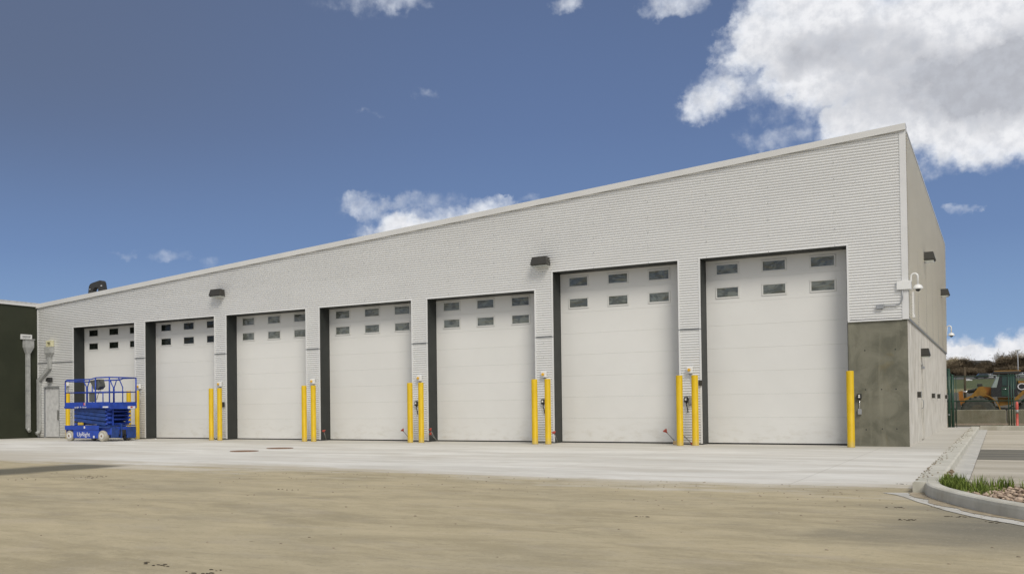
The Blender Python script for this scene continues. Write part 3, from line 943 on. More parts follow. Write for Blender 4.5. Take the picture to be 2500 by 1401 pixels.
# concrete parts
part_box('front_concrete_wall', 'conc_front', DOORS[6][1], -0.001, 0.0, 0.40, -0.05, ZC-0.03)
b = MB()
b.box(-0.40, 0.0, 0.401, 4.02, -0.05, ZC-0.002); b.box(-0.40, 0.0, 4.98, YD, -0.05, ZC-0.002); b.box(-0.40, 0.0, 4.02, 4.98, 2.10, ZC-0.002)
b.build('side_concrete_wall', 'conc_side', BD)
part_box('concrete_arris', 'conc_side', -0.0008, 0.004, -0.004, 0.402, -0.05, ZC-0.031)
b = MB()
for (x, z) in ((-0.93,1.36),(-0.58,1.36),(-0.27,1.36),(-0.93,0.40),(-0.58,0.42),(-0.27,0.42),(-0.93,2.3),(-0.27,2.3)):
    b = MB(); b.lathe((x, -0.002, z), [(0.016, 0.0), (0.016, 0.004)], 12, 'y'); b.build('tie_hole', 'black_plastic', BD)
part_box('core_wall', 'olive', XL+0.05, -0.42, YD-0.3, YD, 0, 5.2)
part_box('core_wall', 'olive', XL-0.0, XL+0.06, 0.06, YD-0.3, 0, 5.2)
b = MB(); b.prism([(XL+0.06, 3.1), (-0.42, 3.1), (-0.42, 7.4), (XL+0.06, 5.2)], YD-0.3, YD-0.001); b.build('rear_wall', 'siding', BD)
part_box('side_backing', 'olive', -0.30, -0.001, 0.402, YD-0.31, ZC+0.001, 7.40)
for i, (a, c) in enumerate(piers):
    b = MB()
    if i == 0: b.box(a+0.03, -31.38, 0.0005, 0.7, 0, 2.06); b.box(-30.41, c-0.03, 0.0005, 0.7, 0, 2.06); b.box(a+0.03, c-0.03, 0.0005, 0.7, 2.06, 4.36)
    else: b.box(a+0.03, c-0.03, 0.0005, 0.7, 0, 4.36)
    b.build('pier_backing', 'steel_dark', BD)

# overhead doors
WX = (0.57, 1.745, 2.91); WW_, WH = 0.54, 0.235
for i, ((a, c), h) in enumerate(zip(DOORS, HEAD)):
    zb = (3.51, 4.04) if i < 5 else (3.87, 4.48)
    if i < 5: ww = (0.50, 0.50, 0.52, 0.54, 0.54)[i]
    else: ww = 0.535
    fr = MB()
    fr.box(a-0.0, a+0.012, 0.0, REC+0.06, 0.0, h); fr.box(c-0.012, c+0.0, 0.0, REC+0.06, 0.0, h)
    fr.box(a+0.012, c-0.012, 0.0, REC+0.06, h-0.012, h)
    dr = MB(); gap = 0.53 if i < 5 else 0.605
    # sections with shallow joints
    z = 0.035; zt = h+0.4
    joints = []
    top = zb[1] + 0.115 + (gap-0.53)*0.0 + 0.27
    zz = zb[0] - 0.15
    while zz > 0.3: joints.append(zz); zz -= gap
    joints = sorted(joints) + [zb[0]-0.15+gap, zb[1]-0.15+gap]
    joints = sorted(set(round(j, 3) for j in joints))
    prev = 0.035
    for j in joints + [h-0.013]:
        if j > h-0.013: j = h-0.013
        if j - prev < 0.03: continue
        dr.cbox(a+0.014, c-0.014, REC, REC+0.05, prev, j-0.0007, 0.003)
        prev = j+0.0007
    panel = dr.build('overhead_door', 'door', BD)
    fr.build('door_frame', 'steel_dark', panel)
    b = MB(); b.box(a+0.014, c-0.014, REC-0.006, REC+0.04, 0.0, 0.033); b.build('bottom_seal', 'rubber', panel)
    for wx in WX:
        for z0 in zb:
            x0 = a+wx-ww/2; x1 = x0+ww; z1 = z0+WH
            f_ = MB(); t_ = 0.042; y0, y1 = REC-0.016, REC+0.002
            f_.cbox(x0-t_, x1+t_, y0, y1, z0-t_, z0-0.001, 0.006); f_.cbox(x0-t_, x1+t_, y0, y1, z1+0.001, z1+t_, 0.006)
            f_.cbox(x0-t_, x0-0.001, y0, y1, z0, z1, 0.006); f_.cbox(x1+0.001, x1+t_, y0, y1, z0, z1, 0.006)
            f_.build('window_frame', 'window_frame', panel)
            p_ = MB(); p_.box(x0-0.002, x1+0.002, REC-0.006, REC+0.001, z0-0.002, z1+0.002)
            p_.build('window_pane', 'pane_dark' if i < 2 else 'pane', panel)
    for (x0, x1) in ((a-0.045, a-0.001), (c+0.001, c+0.045)):
        if i == 6 and x0 > c:
            b = MB(); b.box(c-0.0+0.001, c+0.045, -0.036, -0.001, ZC, h)
        else:
            b = MB(); b.box(x0, x1, -0.030 if x0 < c else -0.031, -0.001, 0.03, h)
        b.build('edge_trim', 'trim', panel)
    b = MB(); b.box(a-0.045, c+0.045, -0.031, -0.0005, h+0.001, h+0.028); b.build('head_trim', 'trim', panel)

# service door by the inner corner
b = MB(); b.cbox(-31.335, -30.45, 0.03, 0.08, 0.03, 2.02, 0.006); sdoor = b.build('service_door', simple('service_door_grey', (0.54,0.54,0.53), 0.5), BD)
b = MB(); b.box(-31.375, -31.335, -0.024, 0.09, 0.0, 2.06); b.box(-30.45, -30.41, -0.024, 0.09, 0.0, 2.06); b.box(-31.335, -30.45, -0.024, 0.09, 2.02, 2.06)
b.build('door_frame', 'conduit', sdoor)
b = MB(); b.cbox(-30.56, -30.52, -0.03, 0.03, 0.72, 1.12, 0.01); b.build('handle', 'rod', sdoor)
# side door in the concrete
b = MB(); b.cbox(-0.06, -0.02, 4.06, 4.94, 0.02, 2.06, 0.006); sd2 = b.build('side_door', 'conc_side', BD)
b = MB(); b.box(-0.06, 0.012, 4.02, 4.06, 0.0, 2.10); b.box(-0.06, 0.012, 4.94, 4.98, 0.0, 2.10); b.box(-0.06, 0.012, 4.06, 4.94, 2.06, 2.10)
b.build('door_frame', 'conc_gutter', sd2)
b = MB(); b.cbox(-0.02, 0.07, 4.30, 4.62, 1.96, 2.03, 0.01); b.build('door_closer', 'conduit', sd2)
b = MB(); b.tube([(-0.02,4.20,0.86),(0.05,4.20,0.90),(0.055,4.20,1.0),(0.05,4.20,1.10),(-0.02,4.20,1.13)], 0.011, 8); b.build('handle', 'conduit', sd2)

# ------------------------------------------------------------------ neighbouring building on the left
NB = thing('adjoining_building', (-36.5, -2.4, 0), 'dark olive rendered building meeting the garage at its left end', 'building')
NX = XL - 0.016
b = MB(); b.box(-45, NX, -5.2, 19, -0.05, 5.33); b.build('wall', 'olive', NB)
b = MB(); b.prism([(-5.26,5.33),(0.3,5.33),(0.3,5.41),(-5.26,5.41)], -45, NX+0.05, 'yz'); b.build('fascia', 'fascia', NB)
b = MB(); b.box(-45.0, NX-0.02, -5.2, 19.0, 5.41, 5.5); b.build('roof', 'roofing', NB)

# ------------------------------------------------------------------ downspouts
def pipe_sq(b, pts, w):
    for p, q in zip(pts, pts[1:]): b.bar(p, q, w, w, (0.3, 1, 0.001) if abs(p[0]-q[0]) > 1e-3 or True else (0, 1, 0))
mt['pipe_grey'] = simple('pipe_grey', (0.36, 0.365, 0.35), 0.5)
d1 = thing('downspout', (NX, -0.5, 0), 'straight grey downspout with a box head on the dark olive wall', 'downspout', 'downspouts at the inner corner')
b = MB(); b.box(NX+0.012, NX+0.125, -0.585, -0.43, 0.38, 3.40); 
b.tube([(NX+0.07,-0.508,0.40),(NX+0.09,-0.508,0.34),(NX+0.16,-0.50,0.28)], 0.075, 8)
b.build('pipe', 'pipe_grey', d1)
b = MB(); b.box(NX+0.005, NX+0.19, -0.70, -0.30, 3.66, 3.96)
b.add([(NX+0.006,-0.70,3.66),(NX+0.19,-0.70,3.66),(NX+0.19,-0.30,3.66),(NX+0.006,-0.30,3.66),(NX+0.006,-0.59,3.40),(NX+0.13,-0.59,3.40),(NX+0.13,-0.43,3.40),(NX+0.006,-0.43,3.40)], [(0,1,5,4),(1,2,6,5),(2,3,7,6),(3,0,4,7)])
b.box(NX+0.0, NX+0.215, -0.73, -0.27, 3.96, 3.995)
b.build('collector_head', 'pipe_grey', d1)
b = MB(); b.box(NX+0.002, NX+0.06, -0.80, -0.74, 3.98, 4.18); b.box(NX+0.002, NX+0.06, -0.36, -0.30, 3.998, 4.18); b.box(NX+0.002, NX+0.06, -0.74, -0.36, 4.12, 4.18); b.box(NX+0.002, NX+0.014, -0.74, -0.36, 3.998, 4.12)
b.build('scupper', 'trim', d1)
b = MB()
for z in (0.9, 1.9, 2.9): b.box(NX+0.008, NX+0.131, -0.592, -0.423, z, z+0.03)
b.build('straps', 'conduit', d1)
d2 = thing('downspout', (-31.5, 0, 0), 'cranked grey downspout passing the grey service door with a yellowish scupper', 'downspout', 'downspouts at the inner corner')
b = MB()
b.box(-30.99, -30.86, -0.145, -0.032, 2.78, 3.25)
b.bar((-30.925,-0.088,2.83), (-31.60,-0.088,2.32), 0.112, 0.13, (0,0,1))
b.box(-31.665, -31.535, -0.1455, -0.0325, 0.27, 2.38)
b.tube([(-31.60,-0.09,0.30),(-31.60,-0.11,0.22),(-31.62,-0.22,0.17)], 0.075, 8)
b.build('pipe', 'pipe_grey', d2)
b = MB(); b.box(-31.10, -30.72, -0.22, -0.028, 3.42, 3.66)
b.add([(-31.10,-0.22,3.42),(-30.72,-0.22,3.42),(-30.72,-0.028,3.42),(-31.10,-0.028,3.42),(-30.99,-0.145,3.25),(-30.86,-0.145,3.25),(-30.86,-0.03,3.25),(-30.99,-0.03,3.25)], [(0,1,5,4),(1,2,6,5),(2,3,7,6),(3,0,4,7)])
b.build('collector_head', 'pipe_grey', d2)
mt['cream'] = simple('cream_plastic', (0.58, 0.55, 0.36), 0.5)
b = MB(); b.box(-31.05, -30.98, -0.16, -0.03, 3.67, 3.92); b.box(-30.80, -30.73, -0.16, -0.03, 3.67, 3.92); b.box(-30.98, -30.80, -0.16, -0.03, 3.85, 3.92); b.box(-30.98, -30.80, -0.06, -0.03, 3.67, 3.85)
b.build('scupper', 'cream', d2)
b = MB(); b.cbox(-31.06, -30.80, -0.16, -0.03, 2.24, 2.44, 0.03); b.box(-31.0, -30.86, -0.22, -0.16, 2.27, 2.38)
tag(b.build('wall_lamp', 'black_plastic', origin=(-30.93, 0, 2.24)), 'small black lamp above the grey service door', 'lamp')

# ------------------------------------------------------------------ wall lights
def wallpack(name, w, h, dp, face):
    """trapezoid bronze cut-off lamp; local origin at the wall, bottom centre"""
    T = thing(name, (0, 0, 0), 'x', 'wall light')
    b = MB()
    y0, yt, yb = 0.0, -dp*0.82, -dp
    tw, bw = w*0.86/2, w/2
    b.add([(-tw,0,h),(tw,0,h),(tw,yt,h),(-tw,yt,h),(-bw,0,h*0.12),(bw,0,h*0.12),(bw,yb,h*0.12),(-bw,yb,h*0.12),(-bw*.92,0,0),(bw*.92,0,0),(bw*.92,yb*.9,0),(-bw*.92,yb*.9,0)],
          [(0,1,2,3),(3,2,6,7),(0,3,7,4),(2,1,5,6),(7,6,10,11),(4,7,11,8),(6,5,9,10)])
    hh = b.build('housing', 'bronze', T)
    b = MB(); b.box(-bw*.88, bw*.88, yb*.86, -0.01, -0.035, 0.004); b.build('lens', 'lens', T)
    return T
wp = wallpack('wall_light', 0.50, 0.24, 0.30, 'f')
wp.location = (-21.72, -0.03, 5.05); tag(wp, 'bronze wall light above the gap between second and third doors from the left', group='bronze wall lights')
for loc, rz, lab in (((-9.30,-0.03,5.05), 0, 'bronze wall light above the pier left of the tall sixth door'),
                     ((0.03,5.9,5.10), math.pi/2, 'bronze wall light on the side wall nearest the front corner'),
                     ((0.03,15.2,4.98), math.pi/2, 'bronze wall light far along the side wall')):
    c_ = copy_tree(wp); c_.location = loc; c_.rotation_euler = (0, 0, rz); c_['label'] = lab
c_ = copy_tree(wp); c_.location = (0.0, 4.50, 2.30); c_.rotation_euler = (0,0,math.pi/2); c_.scale = (0.62, 0.75, 0.9); c_['label'] = 'small bronze light over the side door in concrete wall'

# small step-light boxes on the side concrete wall
T = thing('wall_box', (0, 0, 0), 'x', 'outlet box', 'small grey boxes along the side wall')
b = MB(); b.cbox(0.0, 0.085, -0.075, 0.075, -0.075, 0.075, 0.008); b.build('box_body', 'bronze', T)
b = MB(); b.cbox(0.085, 0.10, -0.085, 0.085, -0.085, 0.085, 0.004); b.build('cover', 'grey_box', T)
T.location = (0.0, 2.72, 1.24); T['label'] = 'grey outlet box on side wall in front of the side door'
for y, lab in ((9.0, 'first grey outlet box past the side door'), (12.2, 'second grey outlet box past the side door'), (17.8, 'grey outlet box at the far end of side wall by fence')):
    c_ = copy_tree(T); c_.location = (0.0, y, 1.24); c_['label'] = lab
b = MB(); b.tube([(0.0,18.9,0.52),(0.10,18.9,0.52)], 0.012, 8); b.tube([(0.10,18.86,0.52),(0.10,18.94,0.52)], 0.02, 8)
tag(b.build('hose_tap', 'conduit', origin=(0,18.9,0.5)), 'small metal tap low on the side wall beside the fence', 'tap')

# ------------------------------------------------------------------ cameras
def dome_cam(loc, label):
    T = thing('security_camera', (0, 0, 0), label, 'camera', 'white dome cameras')
    b = MB(); b.cbox(-0.215, 0.045, -0.085, -0.036, -0.105, 0.105, 0.006); b.cbox(0.036, 0.085, -0.084, 0.175, -0.104, 0.104, 0.006)
    b.build('corner_bracket', 'white_plastic', T)
    b = MB()
    pts = [(0.075, 0.10, 0.05), (0.080, 0.10, 0.12)]
    for k in range(13):
        a = math.pi*(1 - k/12); pts.append((0.152+0.072*math.cos(a), 0.10, 0.20+0.072*math.sin(a)))
    pts += [(0.224, 0.10, 0.0)]
    b.tube(pts, 0.022, 10); b.build('gooseneck_arm', 'white_plastic', T)
    b = MB(); b.lathe((0.224, 0.10, -0.10), [(0.108,0.0),(0.108,0.022),(0.098,0.05),(0.075,0.09),(0.045,0.108),(0.024,0.112)], 24)
    b.build('sunshade', 'white_plastic', T)
    b = MB(); b.lathe((0.224, 0.10, -0.155), [(0.008,0.0),(0.034,0.012),(0.052,0.034),(0.055,0.056)], 20)
    b.build('dome', 'black_plastic', T)
    T.location = loc
    return T
dc = dome_cam((0.0, 0.0, 3.80), 'white dome camera on a curved arm at the front corner of the building')
c_ = copy_tree(dc); c_.location = (-0.05, YD+0.10, 3.86); c_['label'] = 'white dome camera on a curved arm at the far end of side wall'
c_.scale = (1.1, 1, 1.1)
b = MB(); b.box(0.028, 0.075, 0.97, 1.09, 3.18, 3.74); b.cbox(0.028, 0.09, 0.95, 1.11, 3.10, 3.18, 0.01)
tag(b.build('cable_duct', 'trim', origin=(0.03,1.0,3.1)), 'short pale vertical cable duct below the corner camera on side wall', 'cable duct')
b = MB(); b.cbox(-0.66, -0.50, -0.095, -0.036, 3.27, 3.37, 0.008); jb = b.build('junction_box', 'conduit', origin=(-0.58, 0, 3.27))
tag(jb, 'grey junction box and bent conduit running up to the corner camera', 'junction box')
b = MB(); pts = [(-0.50,-0.062,3.325),(-0.28,-0.062,3.325)]
for k in range(1, 8):
    a = k/7*math.pi/2; pts.append((-0.28+0.19*math.sin(a), -0.062, 3.325+0.19*(1-math.cos(a))))
pts.append((-0.09,-0.062,3.70)); b.tube(pts, 0.013, 8)
b.build('conduit', 'conduit', jb)

# ------------------------------------------------------------------ bollards
BR, BH = 0.084, 1.80
b = MB(); b.lathe((0,0,0), [(BR+0.004,0.0),(BR+0.004,0.012),(BR,0.016),(BR,BH-0.016),(BR-0.004,BH-0.006),(BR-0.016,BH),(0.02,BH+0.002)], 28)
bol = b.build('bollard', 'yellow')
BOL = [((-29.42,-0.42), 'yellow bollard left of the first door, behind the blue scissor lift'),
 ((-26.0,-0.62), 'yellow bollard at right edge of first door beside the blue lift'),
 ((-25.76,-0.30), 'yellow bollard on the first pier, right of the blue lift'),
 ((-21.88,-0.66), 'left yellow bollard of the pair at second pier from the left'),
 ((-21.42,-0.62), 'right yellow bollard of the pair at second pier from the left'),
 ((-17.66,-0.72), 'left yellow bollard of the pair between third and fourth doors'),
 ((-17.25,-0.70), 'right yellow bollard of the pair between third and fourth doors'),
 ((-13.66,-0.72), 'left yellow bollard of the pair between fourth and fifth doors'),
 ((-13.20,-0.68), 'right yellow bollard of the pair between fourth and fifth doors'),
 ((-9.44,-0.78), 'left yellow bollard of the pair between fifth and sixth doors'),
 ((-8.96,-0.76), 'right yellow bollard of the pair between fifth and sixth doors'),
 ((-5.40,-0.70), 'left yellow bollard of the pair between the two tall doors'),
 ((-4.93,-0.60), 'right yellow bollard of the pair between the two tall doors'),
 ((-1.19,-0.66), 'single yellow bollard between the last door and the concrete corner')]
# shift to the pixel-measured ground points
BX = [(-29.30,-0.50),(-25.98,-0.40),(-25.62,-0.32),(-21.66,-0.56),(-21.18,-0.65),(-17.37,-0.80),(-17.01,-0.78),(-13.39,-0.72),(-13.03,-0.67),(-9.22,-0.86),(-8.85,-0.80),(-5.21,-0.74),(-4.86,-0.57),(-1.19,-0.64)]
first = True
for (p, (_, lab)) in zip(BX, BOL):
    o = bol if first else bol.copy()
    if not first: COL.objects.link(o)
    first = False
    o.location = (p[0], p[1], 0); o.rotation_euler = (0, 0, random.uniform(0, 6))
    tag(o, lab, 'bollard', 'yellow bollards guarding the door piers')

# ------------------------------------------------------------------ stop-button boxes on piers
T = thing('button_box', (0, 0, 0), 'x', 'button box', 'white boxes with an amber button on the piers')
b = MB(); b.cbox(-0.075, 0.075, -0.10, 0.0, -0.085, 0.085, 0.010); b.build('box_body', 'white_plastic', T)
b = MB(); b.lathe((0.0, -0.145, 0.0), [(0.034,0.0),(0.042,0.012),(0.042,0.03),(0.03,0.045)], 18, 'y'); b.build('button', 'amber', T)
b = MB(); b.tube([(0.0,-0.03,-0.085),(0.005,-0.03,-0.14),(0.04,-0.03,-0.20),(0.05,-0.03,-0.30)], 0.012, 8); b.build('conduit', 'conduit', T)
BOX = [(-29.88,'white box with amber button left of first door behind the blue lift'),(-25.78,'white box with amber button above the bollard on first pier'),(-21.72,'white box with amber button on second pier from the left'),(-17.58,'white box with amber button between third and fourth doors'),(-13.45,'white box with amber button between fourth and fifth doors'),(-9.28,'white box with amber button between fifth and sixth doors'),(-5.12,'white box with amber button between the two tall doors')]
for i, (x, lab) in enumerate(BOX):
    c_ = T if i == 0 else copy_tree(T)
    c_.location = (x, -0.028, 2.15 if i == 0 else 1.955); c_['label'] = lab
# key switches
T = thing('key_switch', (0, 0, 0), 'x', 'switch', 'black switches with dangling cable on the piers')
b = MB(); b.cbox(-0.05, 0.05, -0.075, 0.0, -0.07, 0.07, 0.01); b.build('switch_body', 'black_plastic', T)
b = MB(); b.cbox(-0.022, 0.022, -0.09, -0.074, -0.02, 0.035, 0.004); b.build('key_plate', 'white_plastic', T)
b = MB(); b.tube([(0.0,-0.03,-0.07),(0.012,-0.04,-0.16),(0.035,-0.035,-0.24),(0.04,-0.03,-0.34)], 0.014, 8); b.build('cable', 'bronze', T)
KS = [(-13.57,'black switch with dangling cable between fourth and fifth doors'),(-9.32,'black switch with dangling cable between fifth and sixth doors'),(-5.23,'black switch with dangling cable between the two tall doors')]
for i, (x, lab) in enumerate(KS):
    c_ = T if i == 0 else copy_tree(T)
    c_.location = (x, -0.028, 1.18); c_['label'] = lab
b = MB(); b.cbox(-5.16, -4.99, -0.08, -0.03, 1.05, 1.25, 0.008)
tag(b.build('grey_box', 'grey_box', origin=(-5.08,0,1.05)), 'grey box beside the black switch between the two tall doors', 'electrical box')
b = MB(); b.cbox(-4.90, -4.80, -0.08, -0.03, 1.54, 1.68, 0.008)
tag(b.build('photo_eye', 'bronze', origin=(-4.85,0,1.54)), 'small olive box at the edge of the pier left of the last door', 'sensor')
b = MB(); b.cbox(-21.60, -21.52, -0.09, -0.03, 1.14, 1.32, 0.01)
tag(b.build('small_switch', 'black_plastic', origin=(-21.56,0,1.14)), 'small dark switch beside the bollard on second pier from the left', 'switch')
# switch with conduit on the concrete return
T = thing('wall_switch', (-1.06, 0, 0.76), 'black switch joined by thin conduit to a grey box on the concrete corner wall', 'switch')
b = MB(); b.cbox(-1.115, -1.015, -0.075, -0.001, 1.135, 1.26, 0.012); b.build('switch_body', 'black_plastic', T)
b = MB(); b.cbox(-1.085, -1.045, -0.09, -0.074, 1.165, 1.20, 0.004); b.cbox(-1.085, -1.045, -0.09, -0.074, 1.207, 1.235, 0.004); b.build('buttons', 'white_plastic', T)
b = MB(); b.tube([(-1.062,-0.022,1.137),(-1.062,-0.022,0.90)], 0.010, 8); b.build('conduit', 'chrome', T)
b = MB(); b.cbox(-1.105, -1.02, -0.065, -0.001, 0.76, 0.90, 0.010); b.build('outlet_box', 'conduit', T)

# ------------------------------------------------------------------ rods with red cones
T = thing('marker_rod', (0, 0, 0), 'x', 'rod', 'thin rods with red cone caps at the piers')
b = MB(); b.tube([(0,0,0),(0,0,0.42)], 0.010, 6); b.build('rod', 'rod', T)
b = MB(); b.lathe((0,0,0.40), [(0.014,0.0),(0.024,0.03),(0.060,0.085),(0.062,0.095)], 16); b.build('cone_cap', 'red', T)
RODS = [((-5.47,-0.12,0.02),(-5.72,-0.30,0.36),'rod with red cone cap leaning left of the bollard pair between tall doors'),
        ((-5.34,-0.16,0.30),(-5.04,-0.24,0.02),'rod lying with its red cap down between the two bollards of tall doors'),
        ((-13.72,-0.25,0.10),(-13.93,-0.30,0.36),'rod with red cone cap leaning out left of fourth pier bollards'),
        ((-12.84,-0.10,0.02),(-13.00,-0.20,0.38),'upper red capped rod leaning at left jamb of fifth door'),
        ((-12.74,-0.16,0.02),(-12.96,-0.26,0.25),'lower red capped rod leaning at left jamb of fifth door'),
        ((-8.86,-0.10,0.02),(-8.92,-0.24,0.30),'red capped rod beside left jamb of sixth door'),
        ((-17.02,-0.10,0.02),(-17.04,-0.20,0.32),'red capped rod beside left jamb of fourth door')]
for i, (p, q, lab) in enumerate(RODS):
    c_ = T if i == 0 else copy_tree(T)
    p, q = Vector(p), Vector(q); d = q-p
    c_.location = p; c_.rotation_mode = 'QUATERNION'; c_.rotation_quaternion = d.to_track_quat('Z', 'Y')
    s_ = d.length/0.46; c_.scale = (1, 1, s_); c_['label'] = lab
b = MB(); b.cbox(-5.545, -5.435, -0.24, -0.13, 0.0, 0.10, 0.008)
tag(b.build('wood_block', 'wood', origin=(-5.5,-0.18,0)), 'small wooden block on the ground left of the tall door bollards', 'block')

# manhole covers
for (x, y), lab in (((-14.5,-6.85), 'rusty manhole cover nearer the camera on the pale apron'), ((-14.72,-5.2), 'rusty manhole cover farther back, nearer the third door')):
    b = MB(); b.lathe((x,y,0.001), [(0.36,0.0),(0.36,0.010),(0.345,0.012),(0.34,0.006),(0.32,0.006),(0.31,0.012),(0.02,0.013)], 32)
    tag(b.build('manhole_cover', 'rust', origin=(x,y,0)), lab, 'manhole cover', 'manhole covers in the apron')
# scrap of litter
b = MB(); blob_pts(b, (-24.2,-0.75,0.02), .05, .04, .02, 0, rnd)
tag(b.build('litter_scrap', 'white_plastic', origin=(-24.2,-0.75,0)), 'tiny white scrap of litter in front of the second door', 'litter')

# ------------------------------------------------------------------ roof hoop
b = MB()
outer = [(-0.47,-0.1),(-0.40,0.30),(-0.33,0.38),(-0.22,0.41),(0.24,0.45),(0.33,0.42),(0.38,0.34),(0.47,-0.1)]
inner_ = [(-0.20,-0.1),(-0.17,0.14),(-0.10,0.20),(0.08,0.22),(0.13,0.18),(0.15,-0.1)]
vs = [(x, -0.10, z) for x, z in outer+inner_] + [(x, 0.10, z) for x, z in outer+inner_]
no, ni = len(outer), len(inner_)
fs = []
br = [(0,8),(1,9),(2,9),(3,10),(4,11),(5,12),(6,12),(7,13)]
for (a, c), (a2, c2) in zip(br, br[1:]):
    for off, flip in ((0, 0), (14, 1)):
        f_ = [a+off, a2+off, c2+off] + ([c+off] if c != c2 else [])
        fs.append(tuple(f_))
for i in range(no-1): fs.append((i, i+1, i+15, i+14))
for i in range(8, 13): fs.append((i, i+1, i+15, i+14))
b.add(vs, fs)
hoop = thing('roof_vent', (-28.55, 0.35, 5.72), 'dark arched vent hood with a hole standing on the low end of roof', 'vent')
b.v = [(x-28.55, y+0.35, z+5.72+x*0.0688) for x, y, z in b.v]
b.build('hood', 'bronze', hoop)
b = MB(); b.cbox(-28.91, -28.85, 0.235, 0.249, 5.86, 5.885, 0.003); b.cbox(-28.25, -28.17, 0.235, 0.249, 5.95, 5.98, 0.003); b.build('bolts', 'decal', hoop)

# ------------------------------------------------------------------ scissor lift
LX0, LX1, LY0, LY1 = -26.78, -24.47, -2.62, -1.40
SL = thing('scissor_lift', (-25.6, -2.0, 0), 'blue scissor lift with railed platform and cream wheels parked before the first door', 'scissor lift')
b = MB()
b.cbox(LX0+0.42, LX1-0.55, LY0+0.02, LY1-0.02, 0.10, 0.42, 0.02)     # belly between wheels
b.cbox(LX0+0.02, LX1+0.0, LY0+0.10, LY1-0.10, 0.22, 0.50, 0.02)
b.cbox(LX0+0.0, LX1-0.52, LY0, LY0+0.05, 0.40, 0.555, 0.01); b.cbox(LX0+0.0, LX1-0.52, LY1-0.05, LY1, 0.40, 0.555, 0.01)
b.cbox(LX0, LX0+0.05, LY0+0.05, LY1-0.05, 0.25, 0.55, 0.01)
chs = b.build('chassis', 'blue', SL)
b = MB()
b.cbox(LX1-0.52, LX1, LY0+0.0, LY0+0.30, 0.47, 0.53, 0.01); b.cbox(LX1-0.10, LX1, LY0+0.0, LY1, 0.53, 0.56, 0.01)
b.cbox(LX1-0.06, LX1+0.02, LY0+0.12, LY0+0.42, 0.13, 0.47, 0.01); b.cbox(LX1-0.06, LX1+0.02, LY1-0.42, LY1-0.02, 0.10, 0.50, 0.01)
b.cbox(LX1-0.05, LX1+0.05, LY0+0.50, LY0+0.55, 0.10, 0.60, 0.005)
b.build('end_frame', 'blue_dark', SL)
b = MB(); b.cbox(LX1-0.06, LX1+0.01, LY0+0.46, LY1-0.46, 0.20, 0.40, 0.01); b.tube([(LX1+0.01,LY0+0.6,0.30),(LX1+0.05,LY0+0.6,0.30)], 0.06, 12); b.build('hydraulic_unit', 'black_plastic', SL)
for (x, y, sgn) in ((-26.57,LY0+0.09,-1),(-24.83,LY0+0.09,-1),(-26.57,LY1-0.09,1),(-24.83,LY1-0.09,1)):
    b = MB(); w = 0.15 if x < -25 else 0.20
    yc = y + (0 if sgn < 0 else 0)
    b.lathe((x, yc-w/2, 0.19), [(0.165,0.0),(0.182,0.012),(0.19,0.03),(0.19,w-0.03),(0.182,w-0.012),(0.165,w)], 28, 'y')
    wh = b.build('wheel', 'tyre_cream', SL)
    b = MB(); b.lathe((x, yc+sgn*w/2-0.006, 0.19), [(0.11,0.0),(0.11,0.012)], 20, 'y'); b.build('rim', 'hub', wh)
    b = MB(); b.lathe((x, yc+sgn*(w/2+0.006)-0.008, 0.19), [(0.035,0.0),(0.035,0.018)], 12, 'y'); b.build('hub_cap', 'rust', wh)
# scissor stack
b = MB(); lv = [0.60, 0.76, 0.90, 1.04, 1.15]
for i in range(4):
    za, zb_ = lv[i], lv[i+1]
    for y in (LY0+0.16, LY1-0.16):
        b.bar((LX0+0.42, y-0.03, zb_+0.0), (LX1-0.28, y-0.03, za), 0.05, 0.115)
        b.bar((LX0+0.42, y+0.03, za), (LX1-0.28, y+0.03, zb_), 0.05, 0.115)
b.build('scissor_arms', 'blue_dark', SL)
b = MB()
for z in lv:
    for x in (LX1-0.28, LX0+0.42):
        q = MB(); q.tube([(x, LY0+0.10, z),(x, LY1-0.10, z)], 0.035, 10); q.build('cross_pin', 'blue', SL)
for i, z in enumerate(lv[:-1]): b.cbox(LX1-0.30, LX1-0.12, LY0+0.14, LY0+0.24, z+0.02, z+0.10, 0.01); b.cbox(LX1-0.30, LX1-0.12, LY1-0.24, LY1-0.14, z+0.02, z+0.10, 0.01)
b.cbox(LX1-0.18, LX1-0.13, LY0+0.28, LY0+0.33, 0.5, 1.12, 0.005)
b.build('end_links', 'blue', SL)
b = MB(); b.cbox(LX0+0.62, LX0+0.86, LY0+0.06, LY0+0.14, 0.56, 0.66, 0.01); b.build('battery_label', 'decal_yellow', SL)
# platform
b = MB()
b.cbox(LX0+0.0, LX1+0.04, LY0, LY0+0.04, 1.15, 1.37, 0.008); b.cbox(LX0+0.0, LX1+0.04, LY1-0.04, LY1, 1.15, 1.37, 0.008)
b.cbox(LX0, LX0+0.04, LY0+0.04, LY1-0.04, 1.15, 1.37, 0.008); b.cbox(LX1, LX1+0.04, LY0+0.04, LY1-0.04, 1.12, 1.34, 0.008)
b.box(LX0+0.04, LX1, LY0+0.04, LY1-0.04, 1.20, 1.235)
b.bar((LX0+0.0,LY0-0.012,1.205),(LX1-0.4,LY0-0.012,1.205),0.02,0.05)
plat = b.build('platform', 'blue', SL)
RT, RM = 2.17, 1.72
def rail(name, pts, r=0.020): b = MB(); b.tube(pts, r, 8); return b.build(name, 'blue', SL)
yn, yf = LY0+0.02, LY1-0.02
xa, xb = LX0+0.02, LX1+0.02
rail('top_rail', [(xa, yn, RT-0.10), (xa+0.03, yn, RT-0.02), (xa+0.10, yn, RT), (-25.40, yn, RT), (-25.12, yn, RT+0.05), (xb, yn, RT+0.05)], 0.024)
